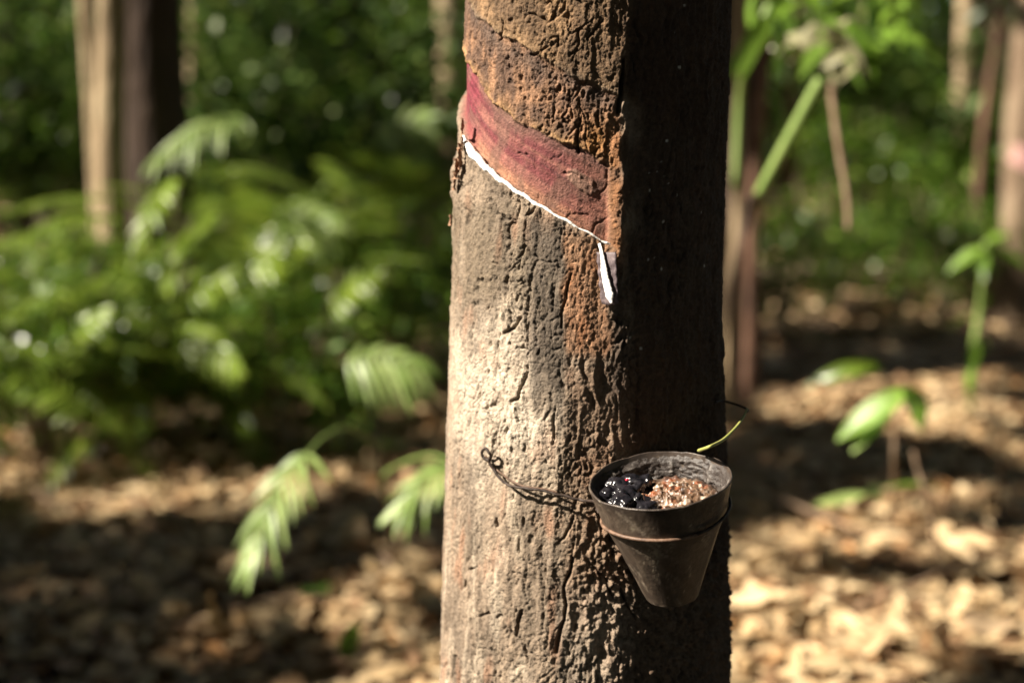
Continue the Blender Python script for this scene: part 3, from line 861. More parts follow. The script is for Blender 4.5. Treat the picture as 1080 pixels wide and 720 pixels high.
mb = MB()
def throw(N_, y0, y1, xw, seed, nu, nv, tmpl=10, lift=.05, size=1.0):
    rg = np.random.default_rng(seed)
    for k in range(tmpl):
        n = N_ // tmpl
        y = np.sqrt(rg.uniform(y0 ** 2, y1 ** 2, n)) if y0 > 0 else rg.uniform(y0, y1, n)
        x = rg.uniform(-1, 1, n) * (xw + .42 * np.maximum(y, 0))
        tv, tf = litter_leaf(seed * 37 + k, nu, nv)
        Mx = rand_rot(n, rg, .24) * (rg.uniform(.42, 1.05, n) * size)[:, None, None]
        z = gz(x, y) + rg.random(n) * lift
        keep = np.hypot(x - .06, y - YC) > .17
        Vv, Ff = scatter(tv, tf, Mx[keep], np.stack([x, y, z], -1)[keep])
        mb.add(Vv, Ff)
throw(38000, 1.9, 5.5, .5, 1, 5, 3, size=.66)
throw(36000, 5.5, 16, 1.0, 2, 4, 3, size=.85)
throw(3500, -1.5, 1.9, 1.6, 3, 4, 3)
ll = mb.build('leaf_litter', M['litter'])
tag(ll, 'brown layer of dry fallen leaves covering the forest floor', 'leaf litter', kind='stuff')
throw_list = []

protos = []
for k in range(8):
    tv, tf = litter_leaf(500 + k, 10, 6, .15, .066)
    protos.append(mesh_np('fallen_leaf', tv, tf, None, M['litter'], obj=False))
rg = np.random.default_rng(77)
def place_leaf(px, py, label, group, sc=1.0, rot=None, mesh=None, mat=None):
    p = ground_at(px, py)
    o = bpy.data.objects.new('fallen_leaf', mesh or protos[rg.integers(8)])
    COL.objects.link(o)
    o.location = (p[0], p[1], float(gz(p[0], p[1])) + .045 + .02 * rg.random())
    o.rotation_euler = rot if rot else (rg.normal() * .45, rg.normal() * .45, rg.random() * 6.28)
    o.scale = (sc, sc, sc)
    tag(o, label, 'leaf', group)
    return o
cnt = 0
def lit_leaf_ok(px, py, quads): return True
for px, py in [(rg.uniform(775, 1080), rg.uniform(560, 720)) for _ in range(60)]:
    place_leaf(px, py, 'dry tan leaf lying in the sunlit litter to the right of the tapped trunk', 'fallen leaves right of the tapped trunk', rg.uniform(.4, .75))
for px, py in [(rg.uniform(0, 460), rg.uniform(590, 720)) for _ in range(80)]:
    place_leaf(px, py, 'dry brown leaf lying in the litter to the left of the tapped trunk', 'fallen leaves left of the tapped trunk', rg.uniform(.4, .75))
def single_leaf(name, seed, px, py, label, mat, sc, rot, L=.16, W=.075):
    tv, tf = litter_leaf(seed, 14, 8, L, W)
    me = mesh_np('fallen_leaf', tv, tf, None, mat, obj=False)
    return place_leaf(px, py, label, None, sc, rot, me)
M['tanleaf'] = leaf_mat('bleached_tan_leaf', [(0, (.46, .33, .21)), (1, (.52, .38, .25))], .15, .6, .3)
M['ochreleaf'] = leaf_mat('ochre_leaf', [(0, (.40, .23, .07)), (1, (.46, .28, .10))], .15, .6, .3)
single_leaf('a', 901, 985, 706, 'upright pointed tan leaf at the bottom right edge of the forest floor', M['tanleaf'], .75, (1.1, -.9, .9))
single_leaf('b', 902, 1045, 690, 'broad curled tan leaf lying right of the upright pointed leaf', M['tanleaf'], 1.0, (.5, .1, .35))
single_leaf('c', 903, 232, 696, 'ochre brown leaf pointing up at the lower left, beside a lit patch of litter', M['ochreleaf'], 1.1, (.3, -.5, 2.2))
single_leaf('d', 904, 190, 668, 'rounded pale leaf behind the ochre leaf at the lower left', M['tanleaf'], .9, (.5, .3, 1.2))
single_leaf('e', 905, 345, 655, 'small dark green fallen leaf among the litter at the lower left', M['dark'], .8, (.2, .2, .2))
single_leaf('f', 906, 365, 712, 'small lime green leaf standing up at the bottom edge left of the trunk', M['lime'], .6, (1.2, -.8, 1.1))

# ------------------------------------------------------------------ background trees
TREES = []
def bg_tree(px, py, depth, wpx, label, mat, group=None, lean=(0, 0), name='forest_tree', seed=0, base=None, crown=True, top=7.5):
    """trunk whose middle passes photo position (px, py) at a depth, wpx wide there"""
    p = at(px, py, depth); r = wpx / 2 / FPX * depth
    b = np.array([p[0] - lean[0] * p[2], p[1] - lean[1] * p[2], 0.0])
    b[2] = float(gz(b[0], b[1])) - .03
    e = empty(name, b, label, 'tree', group)
    nz = 110; nsg = 26
    z = np.linspace(0, top, nz)
    wob = .05 * np.stack([perlin(z * .7 + seed, z * 0 + seed), perlin(z * .7 + seed, z * 0 + 9 + seed)], -1) * np.minimum(z, 1)[:, None]
    pts = np.stack([lean[0] * z + wob[:, 0], lean[1] * z + wob[:, 1], z], -1)
    rad = r * np.interp(z, [0, .15, .5, 1.5, 5, top], [1.5, 1.22, 1.08, 1, .75, .3])
    v_, f_, t_ = tube(pts, rad, nsg)
    nrm = v_[:nz * nsg] - np.repeat(pts, nsg, axis=0)
    k = 1 + .10 * fbm(v_[:nz * nsg, 0] * 9 + seed, v_[:nz * nsg, 1] * 9, v_[:nz * nsg, 2] * 3, 4)
    v_[:nz * nsg] = np.repeat(pts, nsg, axis=0) + nrm * k[:, None]
    o = mesh_np('trunk', v_, f_, t_, mat); child(o, e)
    rgt = np.random.default_rng(seed + 100)
    if crown:
        for q in range(3):
            zb = rgt.uniform(3.8, 5.6); az = rgt.uniform(0, 6.28)
            i0 = int(zb / top * nz)
            L = rgt.uniform(1.2, 2.2)
            bp = [pts[i0], pts[i0] + np.array([math.cos(az) * L * .4, math.sin(az) * L * .4, .7]), pts[i0] + np.array([math.cos(az) * L, math.sin(az) * L, 1.8])]
            bp = catmull(bp, 12)
            v_, f_, t_ = tube(bp, np.linspace(r * .4, r * .1, len(bp)), 8)
            child(mesh_np('branch', v_, f_, t_, mat), e)
    TREES.append((e, b, []))
    return e
TREES.append((tree, np.array([float(cxz(0)), YC, 0]), []))
for q, az in enumerate((.6, 2.7, 4.6)):
    p0 = np.array([float(cxz(4.6 + q * .4)), YC, 4.6 + q * .4])
    bp = catmull([p0, p0 + np.array([math.cos(az) * .6, math.sin(az) * .6, .7]), p0 + np.array([math.cos(az) * 1.5, math.sin(az) * 1.5, 1.9])], 12)
    v_, f_, t_ = tube(bp, np.linspace(.05, .012, len(bp)), 10)
    kid('branch', v_, f_, t_, M['treedark'], tree)

t1 = bg_tree(160, 100, 5.2, 70, 'thick tree at upper left, the broadest of the blurred trees, its shade put into dark bark', M['treedark'], seed=1, lean=(.01, 0))  # dark bark carries the shade of this trunk's unlit side
t0 = bg_tree(121, 100, 4.95, 31, 'pale trunk standing in for the sunlit left edge of the thick dark tree', M['treepale'], seed=14, lean=(.02, 0))  # separate pale trunk added as the sunlit side of the thick one
t2 = bg_tree(97, 120, 5.3, 14, 'slim pale tree left of the sunlit edge of the thick tree, leftmost of that cluster', M['treepale'], seed=2, lean=(-.01, 0), name='forest_sapling')
t15 = bg_tree(776, 120, 4.6, 11, 'slender tan sapling hard by the right side of the tapped trunk', M['treepale'], seed=15, name='forest_sapling')
t16 = bg_tree(806, 120, 4.9, 12, 'slender tan sapling crossing behind the slanting green stalk', M['treered'], seed=16, lean=(.03, 0), name='forest_sapling')
t3 = bg_tree(206, 95, 7.5, 13, 'very thin pale tree just right of the thick upper left tree', M['treepale'], seed=3, name='forest_sapling')
t4 = bg_tree(474, 60, 8.0, 26, 'pale tan tree peeking out at the upper left edge of the tapped trunk', M['treepale'], seed=4)
t5 = bg_tree(780, 200, 5.2, 44, 'dull brown tree half hidden behind the right side of the tapped trunk', M['treedark'], seed=5, lean=(-.01, 0))
t6 = bg_tree(1016, 95, 8.5, 22, 'slim tan sunlit tree at upper right beside a dark trunk', M['treepale'], seed=6, lean=(.02, 0))
t7 = bg_tree(1040, 120, 9.3, 40, 'dark trunk standing just behind the slim tan tree at upper right', M['treedark'], seed=7)
t8 = bg_tree(1080, 180, 6.7, 40, 'brown tree cut by the right edge with a faded pink tapped panel', M['tree'], seed=8)
pt = at(1070, 165, 6.7); rr8 = 20 / FPX * 6.7
pv = []
for i in range(10):
    for j in range(8):
        a0 = R_(-75 + j * 12 + 0); zq = pt[2] - .06 + .011 * i - .010 * j + .05
        c8 = at(1080, 180, 6.7)
        pv.append((c8[0] + (rr8 * 1.14) * math.sin(a0), c8[1] - (rr8 * 1.14) * math.cos(a0), zq))
pv = np.array(pv); pb = pv + np.array([0, .03, 0]); n1 = len(pv); fs = []
for i in range(9):
    for j in range(7):
        a0 = i * 8 + j; fs += [(a0, a0 + 1, a0 + 9, a0 + 8), (a0 + n1, a0 + 8 + n1, a0 + 9 + n1, a0 + 1 + n1)]
for i in range(9):
    for j0 in (0, 7):
        a0 = i * 8 + j0; fs.append((a0, a0 + 8, a0 + 8 + n1, a0 + n1))
for j in range(7):
    for i0 in (0, 9):
        a0 = i0 * 8 + j; fs.append((a0, a0 + 1, a0 + 1 + n1, a0 + n1))
kid('tapping_panel', np.vstack([pv, pb]), np.array(fs), None, M['panel'], t8)
t9 = bg_tree(345, 90, 10, 30, 'dim brown trunk standing deep behind the palm thicket, left of the tapped tree', M['treedark'], seed=9)
t10 = bg_tree(20, 80, 8, 34, 'dark trunk at the far upper left corner of the forest', M['treedark'], seed=10)
t11 = bg_tree(945, 120, 12, 26, 'dim distant trunk between the slanting green stalk and the slim tan tree', M['treedark'], seed=11)
t12 = bg_tree(270, 60, 13, 24, 'dim distant trunk right of the very thin pale tree', M['treedark'], seed=12)
rgq0 = np.random.default_rng(8)
THIN = [(38, 9.5, 9), (66, 11, 8), (238, 9, 10), (300, 11.5, 8), (372, 9.5, 10), (432, 12, 9), (835, 8.5, 10), (905, 10, 9), (965, 11.5, 9), (1045, 7.5, 9)]
for k, (px, dd, wp_) in enumerate(THIN):
    bg_tree(px, 110, dd, wp_, 'thin sunlit pole of a young tree in the middle distance of the forest', M['treepale'] if k % 3 else M['treered'], 'thin young trees in the middle distance', name='forest_sapling', seed=60 + k, lean=(rgq0.normal() * .04, 0), crown=False, top=6.0)
rg2 = np.random.default_rng(5)
for k, px in enumerate([60, 180, 235, 310, 400, 440, 850, 885, 990, 1060]):
    dd = rg2.uniform(13, 20)
    bg_tree(px, 80, dd, rg2.uniform(.16, .26) / dd * FPX, 'faint thin trunk lost in the darkness of the far wood', M['treedark'] if k % 3 else M['tree'], 'faint trunks in the far wood', seed=20 + k)

# ------------------------------------------------------------------ plants
def frond_arrays(L=.8, W=.22, npairs=22, rise=1.0, arch=1.1, petiole=.25, seed=0, droop=.35, lw=.016, leaf_from=None):
    """rachis + leaflets; starts at the origin, runs along +x"""
    rg = np.random.default_rng(seed)
    t = np.linspace(0, 1, 26)
    X = L * (t * math.cos(.3) ); Z = L * (rise * t - arch * t * t)
    Yw = .04 * L * np.sin(t * 3 + seed)
    pts = np.stack([X, Yw, Z], -1)
    m = MB()
    v_, f_, t_ = tube(pts, np.linspace(.006, .0012, 26) * L / .8, 5, caps=False); m.add(v_, f_)
    T = np.gradient(pts, axis=0); T /= np.linalg.norm(T, axis=1)[:, None]
    for i in range(npairs):
        u = petiole + (1 - petiole) * (i + .5) / npairs
        p = np.array([np.interp(u, t, pts[:, k]) for k in range(3)])
        tg = np.array([np.interp(u, t, T[:, k]) for k in range(3)])
        side0 = np.cross(tg, [0, 0, 1.0]); side0 /= np.linalg.norm(side0)
        nrm = np.cross(side0, tg)
        rel = (u - petiole) / (1 - petiole)
        ll_ = W * (math.sin(math.pi * (.15 + .8 * rel)) ** .6) * rg.uniform(.88, 1.1)
        for sgn in (-1, 1):
            ang = R_(62 - 38 * rel) + rg.normal() * .06
            dr = math.sin(ang) * side0 * sgn + math.cos(ang) * tg
            dr = dr + nrm * .12
            wdir = np.cross(dr, nrm); wdir /= np.linalg.norm(wdir)
            wdir = wdir + nrm * rg.normal() * .25
            prev = None; Vv = []
            for q in range(5):
                s = q / 4
                c = p + dr * ll_ * s - np.array([0, 0, 1]) * droop * ll_ * s * s
                wq = lw * (.35, 1, .95, .6, .04)[q] * .5
                Vv += [c - wdir * wq, c + wdir * wq]
            m.add(np.array(Vv), np.array([(2 * q, 2 * q + 1, 2 * q + 3, 2 * q + 2) for q in range(4)]))
    return m

FM = []
for k in range(6):
    V_, F_, _t = frond_arrays(L=.95, W=.17, npairs=30, rise=[.9, .7, 1.1, .5, .8, 1.0][k], arch=[1.0, .9, 1.0, .8, 1.2, .7][k], seed=k, lw=.011).arrays()
    FM.append(mesh_np('frond', V_, F_, None, M['frond'], obj=False))

def palm_proto(seed, nf):
    e = empty('palm_seedling', (0, 0, 0), 'x', 'palm')
    rgp = np.random.default_rng(seed)
    v_, f_, t_ = tube(catmull([(0, 0, -.04), (.01, 0, .1), (0, .01, .24)], 8), np.linspace(.022, .012, len(catmull([(0, 0, 0), (.01, 0, .1), (0, .01, .24)], 8))), 8)
    child(mesh_np('stem', v_, f_, t_, M['stem']), e)
    for k in range(nf):
        o = bpy.data.objects.new('frond', FM[rgp.integers(6)]); COL.objects.link(o)
        sc = rgp.uniform(.5, .85)
        o.location = (0, 0, .12 + .12 * rgp.random()); o.rotation_euler = (rgp.normal() * .2, rgp.uniform(-.95, 0), k * 6.283 / nf + rgp.normal() * .3)
        o.scale = (sc,) * 3
        child(o, e)
    return e
protop = [palm_proto(s, n) for s, n in ((1, 12), (2, 11), (3, 13))]
used = [False] * 3
def put(proto_list, used_list, i, x, y, s, rz, label, group):
    if not used_list[i]: e = proto_list[i]; used_list[i] = True
    else: e = copy_tree(proto_list[i])
    e.location = (x, y, float(gz(x, y))); e.rotation_euler = (0, 0, rz); e.scale = (s,) * 3
    tag(e, label, None, group)
    return e
rgq = np.random.default_rng(42)
LBL = 'young palm with arching green fronds in the thicket left of the tapped tree'
spots = []
for (px, py) in [(30, 470), (110, 480), (190, 470), (265, 455), (-40, 440), (60, 420), (150, 425), (230, 415), (310, 420), (380, 400), (20, 380), (100, 375), (200, 372), (290, 370), (370, 360), (430, 350),
                 (0, 500), (70, 498), (150, 492), (240, 478), (60, 335), (150, 335), (250, 330), (340, 328), (420, 320)]:
    p = ground_at(px, py); spots.append((p[0], p[1]))
for k, (x, y) in enumerate(spots):
    put(protop, used, k % 3, x, y, (.78 if -2.2 < x / y * 5 < -1.0 and y > 4 else 1) * rgq.uniform(.95, 1.3) * (1 + .04 * max(0, y - 5)), rgq.uniform(0, 6.28), LBL, 'young palms in the left thicket')

# pale sunlit seedling fronds near the trunk, each on its own petiole
def frond_between(a0, a1, L, n=12, lw=.013, sag=.1, hang=.35, seed=0, ang=(62, 25)):
    """frond from point a0 to a1 with leaflets L long on both sides, facing the light"""
    rg = np.random.default_rng(seed)
    a0, a1 = np.array(a0), np.array(a1)
    nrm = -(a0 - C0) / np.linalg.norm(a0 - C0) + SUN * 1.0; nrm /= np.linalg.norm(nrm)
    t = np.linspace(0, 1, 20); Lr = np.linalg.norm(a1 - a0)
    pts = a0 + (a1 - a0) * t[:, None] + np.array([0, 0, 1]) * (sag * Lr * np.sin(np.pi * t))[:, None]
    m = MB(); v_, f_, t_ = tube(pts, np.linspace(.0022, .0007, 20), 6, caps=False); m.add(v_, f_)
    T = np.gradient(pts, axis=0); T /= np.linalg.norm(T, axis=1)[:, None]
    for i in range(n):
        u = .04 + .95 * i / (n - 1)
        p = np.array([np.interp(u, t, pts[:, k]) for k in range(3)]); tg = np.array([np.interp(u, t, T[:, k]) for k in range(3)])
        sd = np.cross(tg, nrm); sd /= np.linalg.norm(sd)
        for sg in (-1, 1):
            al = R_(ang[0] + (ang[1] - ang[0]) * u) + rg.normal() * .09
            dr = sg * math.sin(al) * sd + math.cos(al) * tg + nrm * rg.normal() * .10
            ll_ = L * (math.sin(math.pi * (.18 + .68 * u)) ** .7) * rg.uniform(.85, 1.1)
            wd = np.cross(dr, nrm); wd /= np.linalg.norm(wd); wd = wd + nrm * (.35 * sg + rg.normal() * .25)
            Vv = []
            for q in range(6):
                s_ = q / 5; c = p + dr * ll_ * s_ - np.array([0, 0, 1]) * hang * ll_ * s_ * s_
                wq = lw * (.3, .85, 1, .85, .5, .03)[q] * .5
                Vv += [c - wd * wq, c + nrm * wq * .25, c + wd * wq]
            m.add(np.array(Vv), np.array([(3 * q + o_, 3 * q + o_ + 1, 3 * q + o_ + 4, 3 * q + o_ + 3) for q in range(5) for o_ in (0, 1)]))
    return m.arrays()
def pale_palm(base, label, fr, stem_pts, mat='palefrond'):
    e = empty('palm_seedling', base, label, 'palm')
    c_ = catmull(stem_pts, 40)
    v_, f_, t_ = tube(c_, np.linspace(.009, .004, len(c_)), 8, .1)
    kid('stem', v_, f_, t_, M['stem'], e)
    for pet, args, kw in fr:
        if pet is not None:
            c_ = catmull(pet, 20)
            v_, f_, t_ = tube(c_, np.linspace(.0035, .0022, len(c_)), 6)
            kid('petiole', v_, f_, t_, M['greenstem'], e)
        V_, F_, _t = frond_between(*args, **kw)
        kid('frond', V_, F_, None, M[mat], e)
    return e
b1 = ground_at(416, 590)
pale_palm(b1, 'brown stemmed palm seedling carrying a pale sunlit frond hanging over the litter', [
    ([at(398, 470, 3.0), at(370, 452, 2.7), at(345, 458, 2.5), at(326, 476, 2.4)], (at(326, 476, 2.4), at(264, 592, 2.3), .080), dict(n=12, lw=.0115, seed=3, ang=(62, 22))),
    ([at(395, 430, 3.1), at(380, 400, 2.9), at(364, 384, 2.75)], (at(364, 384, 2.7), at(440, 388, 2.65), .085), dict(n=10, lw=.012, hang=.55, seed=5, ang=(70, 28))),
    ([at(408, 520, 3.0), at(405, 500, 2.8), at(450, 480, 2.5), at(486, 492, 2.35)], (at(486, 492, 2.35), at(420, 540, 2.3), .070), dict(n=11, lw=.010, seed=8, ang=(55, 22)))],
    [b1, at(410, 540, 3.15), at(400, 480, 3.0), at(392, 425, 3.1)])
b2 = ground_at(330, 330)
pale_palm(b2, 'palm seedling with pale drooping frond tops above the left thicket', [
    ([at(318, 220, 5.0), at(290, 150, 4.6), at(262, 128, 4.1)], (at(262, 128, 4.1), at(168, 168, 3.9), .11), dict(n=13, lw=.015, hang=.5, seed=13)),
    ([at(318, 240, 5.0), at(290, 225, 4.5)], (at(290, 228, 4.3), at(352, 238, 4.2), .12), dict(n=11, lw=.015, hang=.5, seed=15)),
    ([at(318, 220, 5.0), at(380, 160, 4.8), at(400, 150, 4.6)], (at(400, 150, 4.6), at(450, 130, 4.5), .14), dict(n=12, lw=.014, seed=17)),
    ],
    [b2, at(325, 300, 5.5), at(318, 220, 5.0), at(300, 175, 4.8)])
b3 = ground_at(170, 410)
pale_palm(b3, 'palm seedling with bright yellow green fronds in front of the thick dark tree and its pale edge', [
    (None, (at(182, 190, 4.1), at(148, 256, 3.9), .08), dict(n=13, lw=.015, hang=.2, seed=23)),
    (None, (at(226, 226, 4.2), at(178, 304, 3.9), .08), dict(n=13, lw=.015, hang=.2, seed=25)),
    (None, (at(130, 236, 4.2), at(30, 250, 4.0), .08), dict(n=13, lw=.015, hang=.4, seed=27)),
    (None, (at(150, 300, 4.2), at(70, 268, 4.0), .08), dict(n=13, lw=.015, hang=.4, seed=28)),
    (None, (at(200, 320, 4.2), at(290, 285, 4.0), .08), dict(n=13, lw=.015, hang=.4, seed=29)),
    (None, (at(120, 330, 4.0), at(10, 330, 3.8), .08), dict(n=13, lw=.015, hang=.4, seed=30)),
    (None, (at(190, 350, 4.0), at(250, 390, 3.8), .08), dict(n=13, lw=.015, hang=.4, seed=31)),
    (None, (at(60, 380, 3.9), at(110, 330, 3.8), .08), dict(n=13, lw=.013, hang=.3, seed=32)), (None, (at(255, 300, 4.1), at(320, 255, 4.0), .08), dict(n=13, lw=.013, hang=.3, seed=33)),
    (None, (at(90, 440, 3.7), at(20, 400, 3.6), .08), dict(n=13, lw=.013, hang=.3, seed=34)), (None, (at(350, 330, 4.0), at(400, 290, 3.9), .08), dict(n=13, lw=.013, hang=.3, seed=35))],
    [b3, at(172, 370, 4.8), at(180, 300, 4.4), at(186, 200, 4.2)], 'limefrond')

# broadleaf leaf and plants
def blade(L, W, nu=8, nv=5, droop=.6, fold=.25, seed=0):
    Vv = []
    for i in range(nu):
        t = i / (nu - 1); wd = W / 2 * (math.sin(math.pi * min(1, .03 + t * .95)) ** .8)
        for j in range(nv):
            s = j / (nv - 1) * 2 - 1
            Vv.append((t * L, s * wd, fold * abs(s) * wd - droop * L * t * t + .05 * L * math.sin(t * 7 + seed) * abs(s) * .4))
    fs = [(i * nv + j, (i + 1) * nv + j, (i + 1) * nv + j + 1, i * nv + j + 1) for i in range(nu - 1) for j in range(nv - 1)]
    return np.array(Vv), np.array(fs)
def leaf_at(p, L, W, az, pitch, roll, mat, parent, droop=.5, seed=0, fold=.25):
    Vv, Ff = blade(L, W, droop=droop, seed=seed, fold=fold)
    Rm = np.array(Matrix.Rotation(az, 3, 'Z') @ Matrix.Rotation(pitch, 3, 'Y') @ Matrix.Rotation(roll, 3, 'X'))
    return kid('leaf', Vv @ Rm.T + p, Ff, None, mat, parent)
def stem_between(pts, r0, r1, mat, parent, name='stem'):
    c_ = catmull(pts, 24)
    v_, f_, t_ = tube(c_, np.linspace(r0, r1, len(c_)), 7, .05)
    return kid(name, v_, f_, t_, mat, parent)

b = ground_at(944, 560)
e = empty('rubber_seedling', b, 'seedling with two bright lime leaves drooping above the shaded litter at right', 'seedling')
stem_between([b, at(943, 500, 2.9), at(945, 450, 2.8), at(958, 415, 2.7)], .0048, .003, M['drystem'], e)
leaf_at(at(962, 412, 2.7), .16, .055, R_(186), R_(22), R_(-35), M['lime'], e, .35, 1)
leaf_at(at(952, 410, 2.68), .085, .06, R_(-20), R_(40), R_(35), M['lime'], e, .6, 2)
leaf_at(at(942, 432, 2.72), .11, .035, R_(190), R_(38), R_(-30), M['greenstem'], e, .2, 3)
b = ground_at(990, 600)
e = empty('rubber_seedling', b, 'low seedling with narrow pale leaves and bent stalks below the lime leaved one', 'seedling')
stem_between([b, at(982, 540, 2.85), at(968, 495, 2.8), at(963, 475, 2.8)], .0045, .003, M['drystem'], e)
stem_between([at(990, 590, 2.9), at(975, 520, 2.85), at(950, 515, 2.8), at(915, 524, 2.75)], .004, .0028, M['drystem'], e)
leaf_at(at(915, 521, 2.75), .105, .024, R_(183), R_(8), R_(-40), M['palefrond'], e, .1, 1)
leaf_at(at(912, 520, 2.74), .05, .03, R_(30), R_(0), R_(60), M['palefrond'], e, .1, 2)
leaf_at(at(930, 513, 2.8), .12, .022, R_(8), R_(-8), R_(-40), M['lime'], e, .25, 3)
b = ground_at(880, 470)
e = empty('rubber_seedling', b, 'seedling with one dull green arching leaf left of the lime leaved one', 'seedling')
stem_between([b, at(888, 430, 3.4), at(905, 388, 3.3)], .004, .002, M['stem'], e)
leaf_at(at(925, 385, 3.2), .15, .04, R_(184), R_(5), R_(-50), M['frond'], e, .45, 4)
leaf_at(at(905, 388, 3.25), .07, .04, R_(10), R_(-5), R_(50), M['frond'], e, .3, 5)
for (px, pb, ptop, lab) in ((1053, 560, 455, 'bare pale twig standing at right beyond the seedlings'), (1002, 560, 500, 'short bare twig standing just right of the low seedling')):
    b = ground_at(px, pb); dpt = np.dot(b - C0, CF)
    pts = catmull([b, at(px + 1, (pb + ptop) / 2, dpt * .99), at(px + 9, ptop, dpt * .98)], 16)
    v_, f_, t_ = tube(pts, np.linspace(.007, .004, len(pts)), 7, .1)
    o = mesh_np('standing_twig', v_ - b, f_, t_, M['drystem']); o.location = Vector(b); tag(o, lab, 'twig')
b = ground_at(1024, 440)
e = empty('rubber_sapling', b, 'tall green sapling with a whorl of bright leaves near the right edge', 'sapling')
stem_between([b, at(1026, 380, 4.2), at(1034, 320, 4.1), at(1040, 255, 4.0)], .012, .006, M['greenstem'], e)
for k, (px, py, az, pi, L) in enumerate([(1040, 262, 185, 15, .17), (1042, 262, -10, 10, .17), (1040, 268, 240, 25, .13), (1040, 256, 20, -30, .15), (1032, 330, 160, 10, .12), (1030, 350, 10, 35, .10),
                                         (1028, 385, 200, 60, .12), (1026, 390, -20, 60, .12), (1030, 360, 250, 40, .13)]):
    leaf_at(at(px, py, 4.0), L * .68, L * .25, R_(az), R_(pi), R_(rgq.uniform(-40, 40)), M['lime'] if k % 3 == 0 else M['green'], e, .4, k)
# stout green stalk with pale shoot, upper right
b = ground_at(770, 430)
e = empty('stout_plant', b, 'stout plant with slanting green stalk, dead hanging stalk and pale shoots at upper right', 'plant')
stem_between([b, at(772, 320, 3.1), at(790, 222, 2.9), at(802, 200, 2.8)], .006, .010, M['treedark'], e)
stem_between([at(800, 205, 2.8), at(830, 150, 2.75), at(866, 84, 2.7)], .0105, .012, M['greenstem'], e, 'stalk')
stem_between([at(876, 88, 2.7), at(884, 150, 2.7), at(893, 205, 2.7), at(895, 242, 2.7)], .007, .005, M['drystem'], e, 'dead_stalk')
stem_between([at(812, 5, 3.0), at(802, 30, 3.0), at(788, 64, 3.0), at(780, 110, 3.1), at(775, 200, 3.1)], .010, .007, M['greenstem'], e, 'stalk')
M['paleshoot'] = leaf_mat('pale_shoot', [(0, (.36, .36, .19)), (1, (.50, .46, .30))], .35, .4, .5)
for k in range(13):
    az = rgq.uniform(0, 360); L = rgq.uniform(.04, .08)
    leaf_at(at(872 + rgq.uniform(-34, 30), 48 + rgq.uniform(-30, 34), rgq.uniform(2.6, 2.85)), L, L * .45, R_(az), R_(rgq.uniform(-50, 50)), R_(rgq.uniform(-60, 60)), M['paleshoot'], e, .9, k)
for k in range(34):
    az = rgq.uniform(0, 360); L = rgq.uniform(.07, .13)
    leaf_at(at(rgq.uniform(785, 960), rgq.uniform(-25, 45), rgq.uniform(2.7, 3.3)), L, L * .34, R_(az), R_(rgq.uniform(-20, 50)), R_(rgq.uniform(-50, 50)), M['lime'] if k % 3 else M['green'], e, .7, k)

# shrubs: stem + foliage
def rhomb(L=1.0, W=.42):
    tv = np.array([(0, 0, 0), (L * .35, -W / 2, .06), (L, 0, -.12), (L * .35, W / 2, .06)], float)
    return tv, np.array([(0, 1, 2, 3)])
tvR, tfR = rhomb()
def leafball(n, rx, rz, size, seed, clumps=9, flat=0.7):
    rgk = np.random.default_rng(seed)
    cc_ = rgk.normal(size=(clumps, 3)) * np.array([rx, rx, rz]) * .5
    idx = rgk.integers(0, clumps, n)
    p = cc_[idx] + rgk.normal(size=(n, 3)) * np.array([rx, rx, rz]) * .24
    Mx = rand_rot(n, rgk, flat) * (size * rgk.uniform(.6, 1.3, n))[:, None, None]
    return scatter(tvR, tfR, Mx, p), p
def shrub_proto(seed, H, rx, n, size, mat):
    e = empty('shrub', (0, 0, 0), 'x', 'shrub')
    (Vv, Ff), p = leafball(n, rx, H * .36, size, seed)
    Vv[:, 2] += H * .55
    Vv = Vv[:]; Vv[:, 2] = np.maximum(Vv[:, 2], .02)
    mb = MB(); rgk = np.random.default_rng(seed)
    for k in range(6):
        a0 = rgk.uniform(0, 6.28)
        c_ = catmull([(0, 0, -.03), (rx * .2 * math.cos(a0), rx * .2 * math.sin(a0), H * .35), (rx * .6 * math.cos(a0), rx * .6 * math.sin(a0), H * rgk.uniform(.6, .9))], 8)
        mb.add(*tube(c_, np.linspace(.012, .003, len(c_)), 6))
    mb.build('stem', M['stem'], e)
    child(mesh_np('foliage', Vv, Ff, None, mat), e)
    return e
shp = [shrub_proto(1, 1.3, .6, 1500, .085, M['green']), shrub_proto(2, 1.7, .75, 2000, .095, M['dark']), shrub_proto(3, 2.6, .9, 2600, .11, M['dark']), shrub_proto(4, 2.4, .8, 2300, .10, M['green'])]
shu = [False] * 4
rgs = np.random.default_rng(9)
SH = []
for (px, dd, i) in [(-60, 7, 1), (20, 7.5, 0), (260, 6.8, 1), (330, 7.4, 0), (420, 7.2, 1), (60, 9, 2), (240, 9, 3), (330, 10, 2), (430, 9.5, 3), (160, 8.6, 2), (-60, 10, 2), (120, 11, 3), (390, 12, 2), (500, 11, 3)]:
    SH.append((px, dd, i, 'leafy green shrub standing behind the palm thicket left of the tapped tree', 'shrubs behind the left thicket'))
for (px, dd, i) in [(850, 9.5, 1), (910, 11.0, 2), (980, 10.5, 3), (1060, 9.5, 1), (1120, 8, 2), (880, 13, 3), (960, 13, 2), (1040, 12, 3), (820, 12, 2), (1100, 12, 2), (760, 12, 3), (930, 8.8, 0), (1010, 8.2, 0)]:
    SH.append((px, dd, i, 'leafy shrub in the dim undergrowth right of the tapped tree', 'shrubs in the right undergrowth'))
shp.append(shrub_proto(5, .75, .32, 900, .055, M['green'])); shu.append(False)
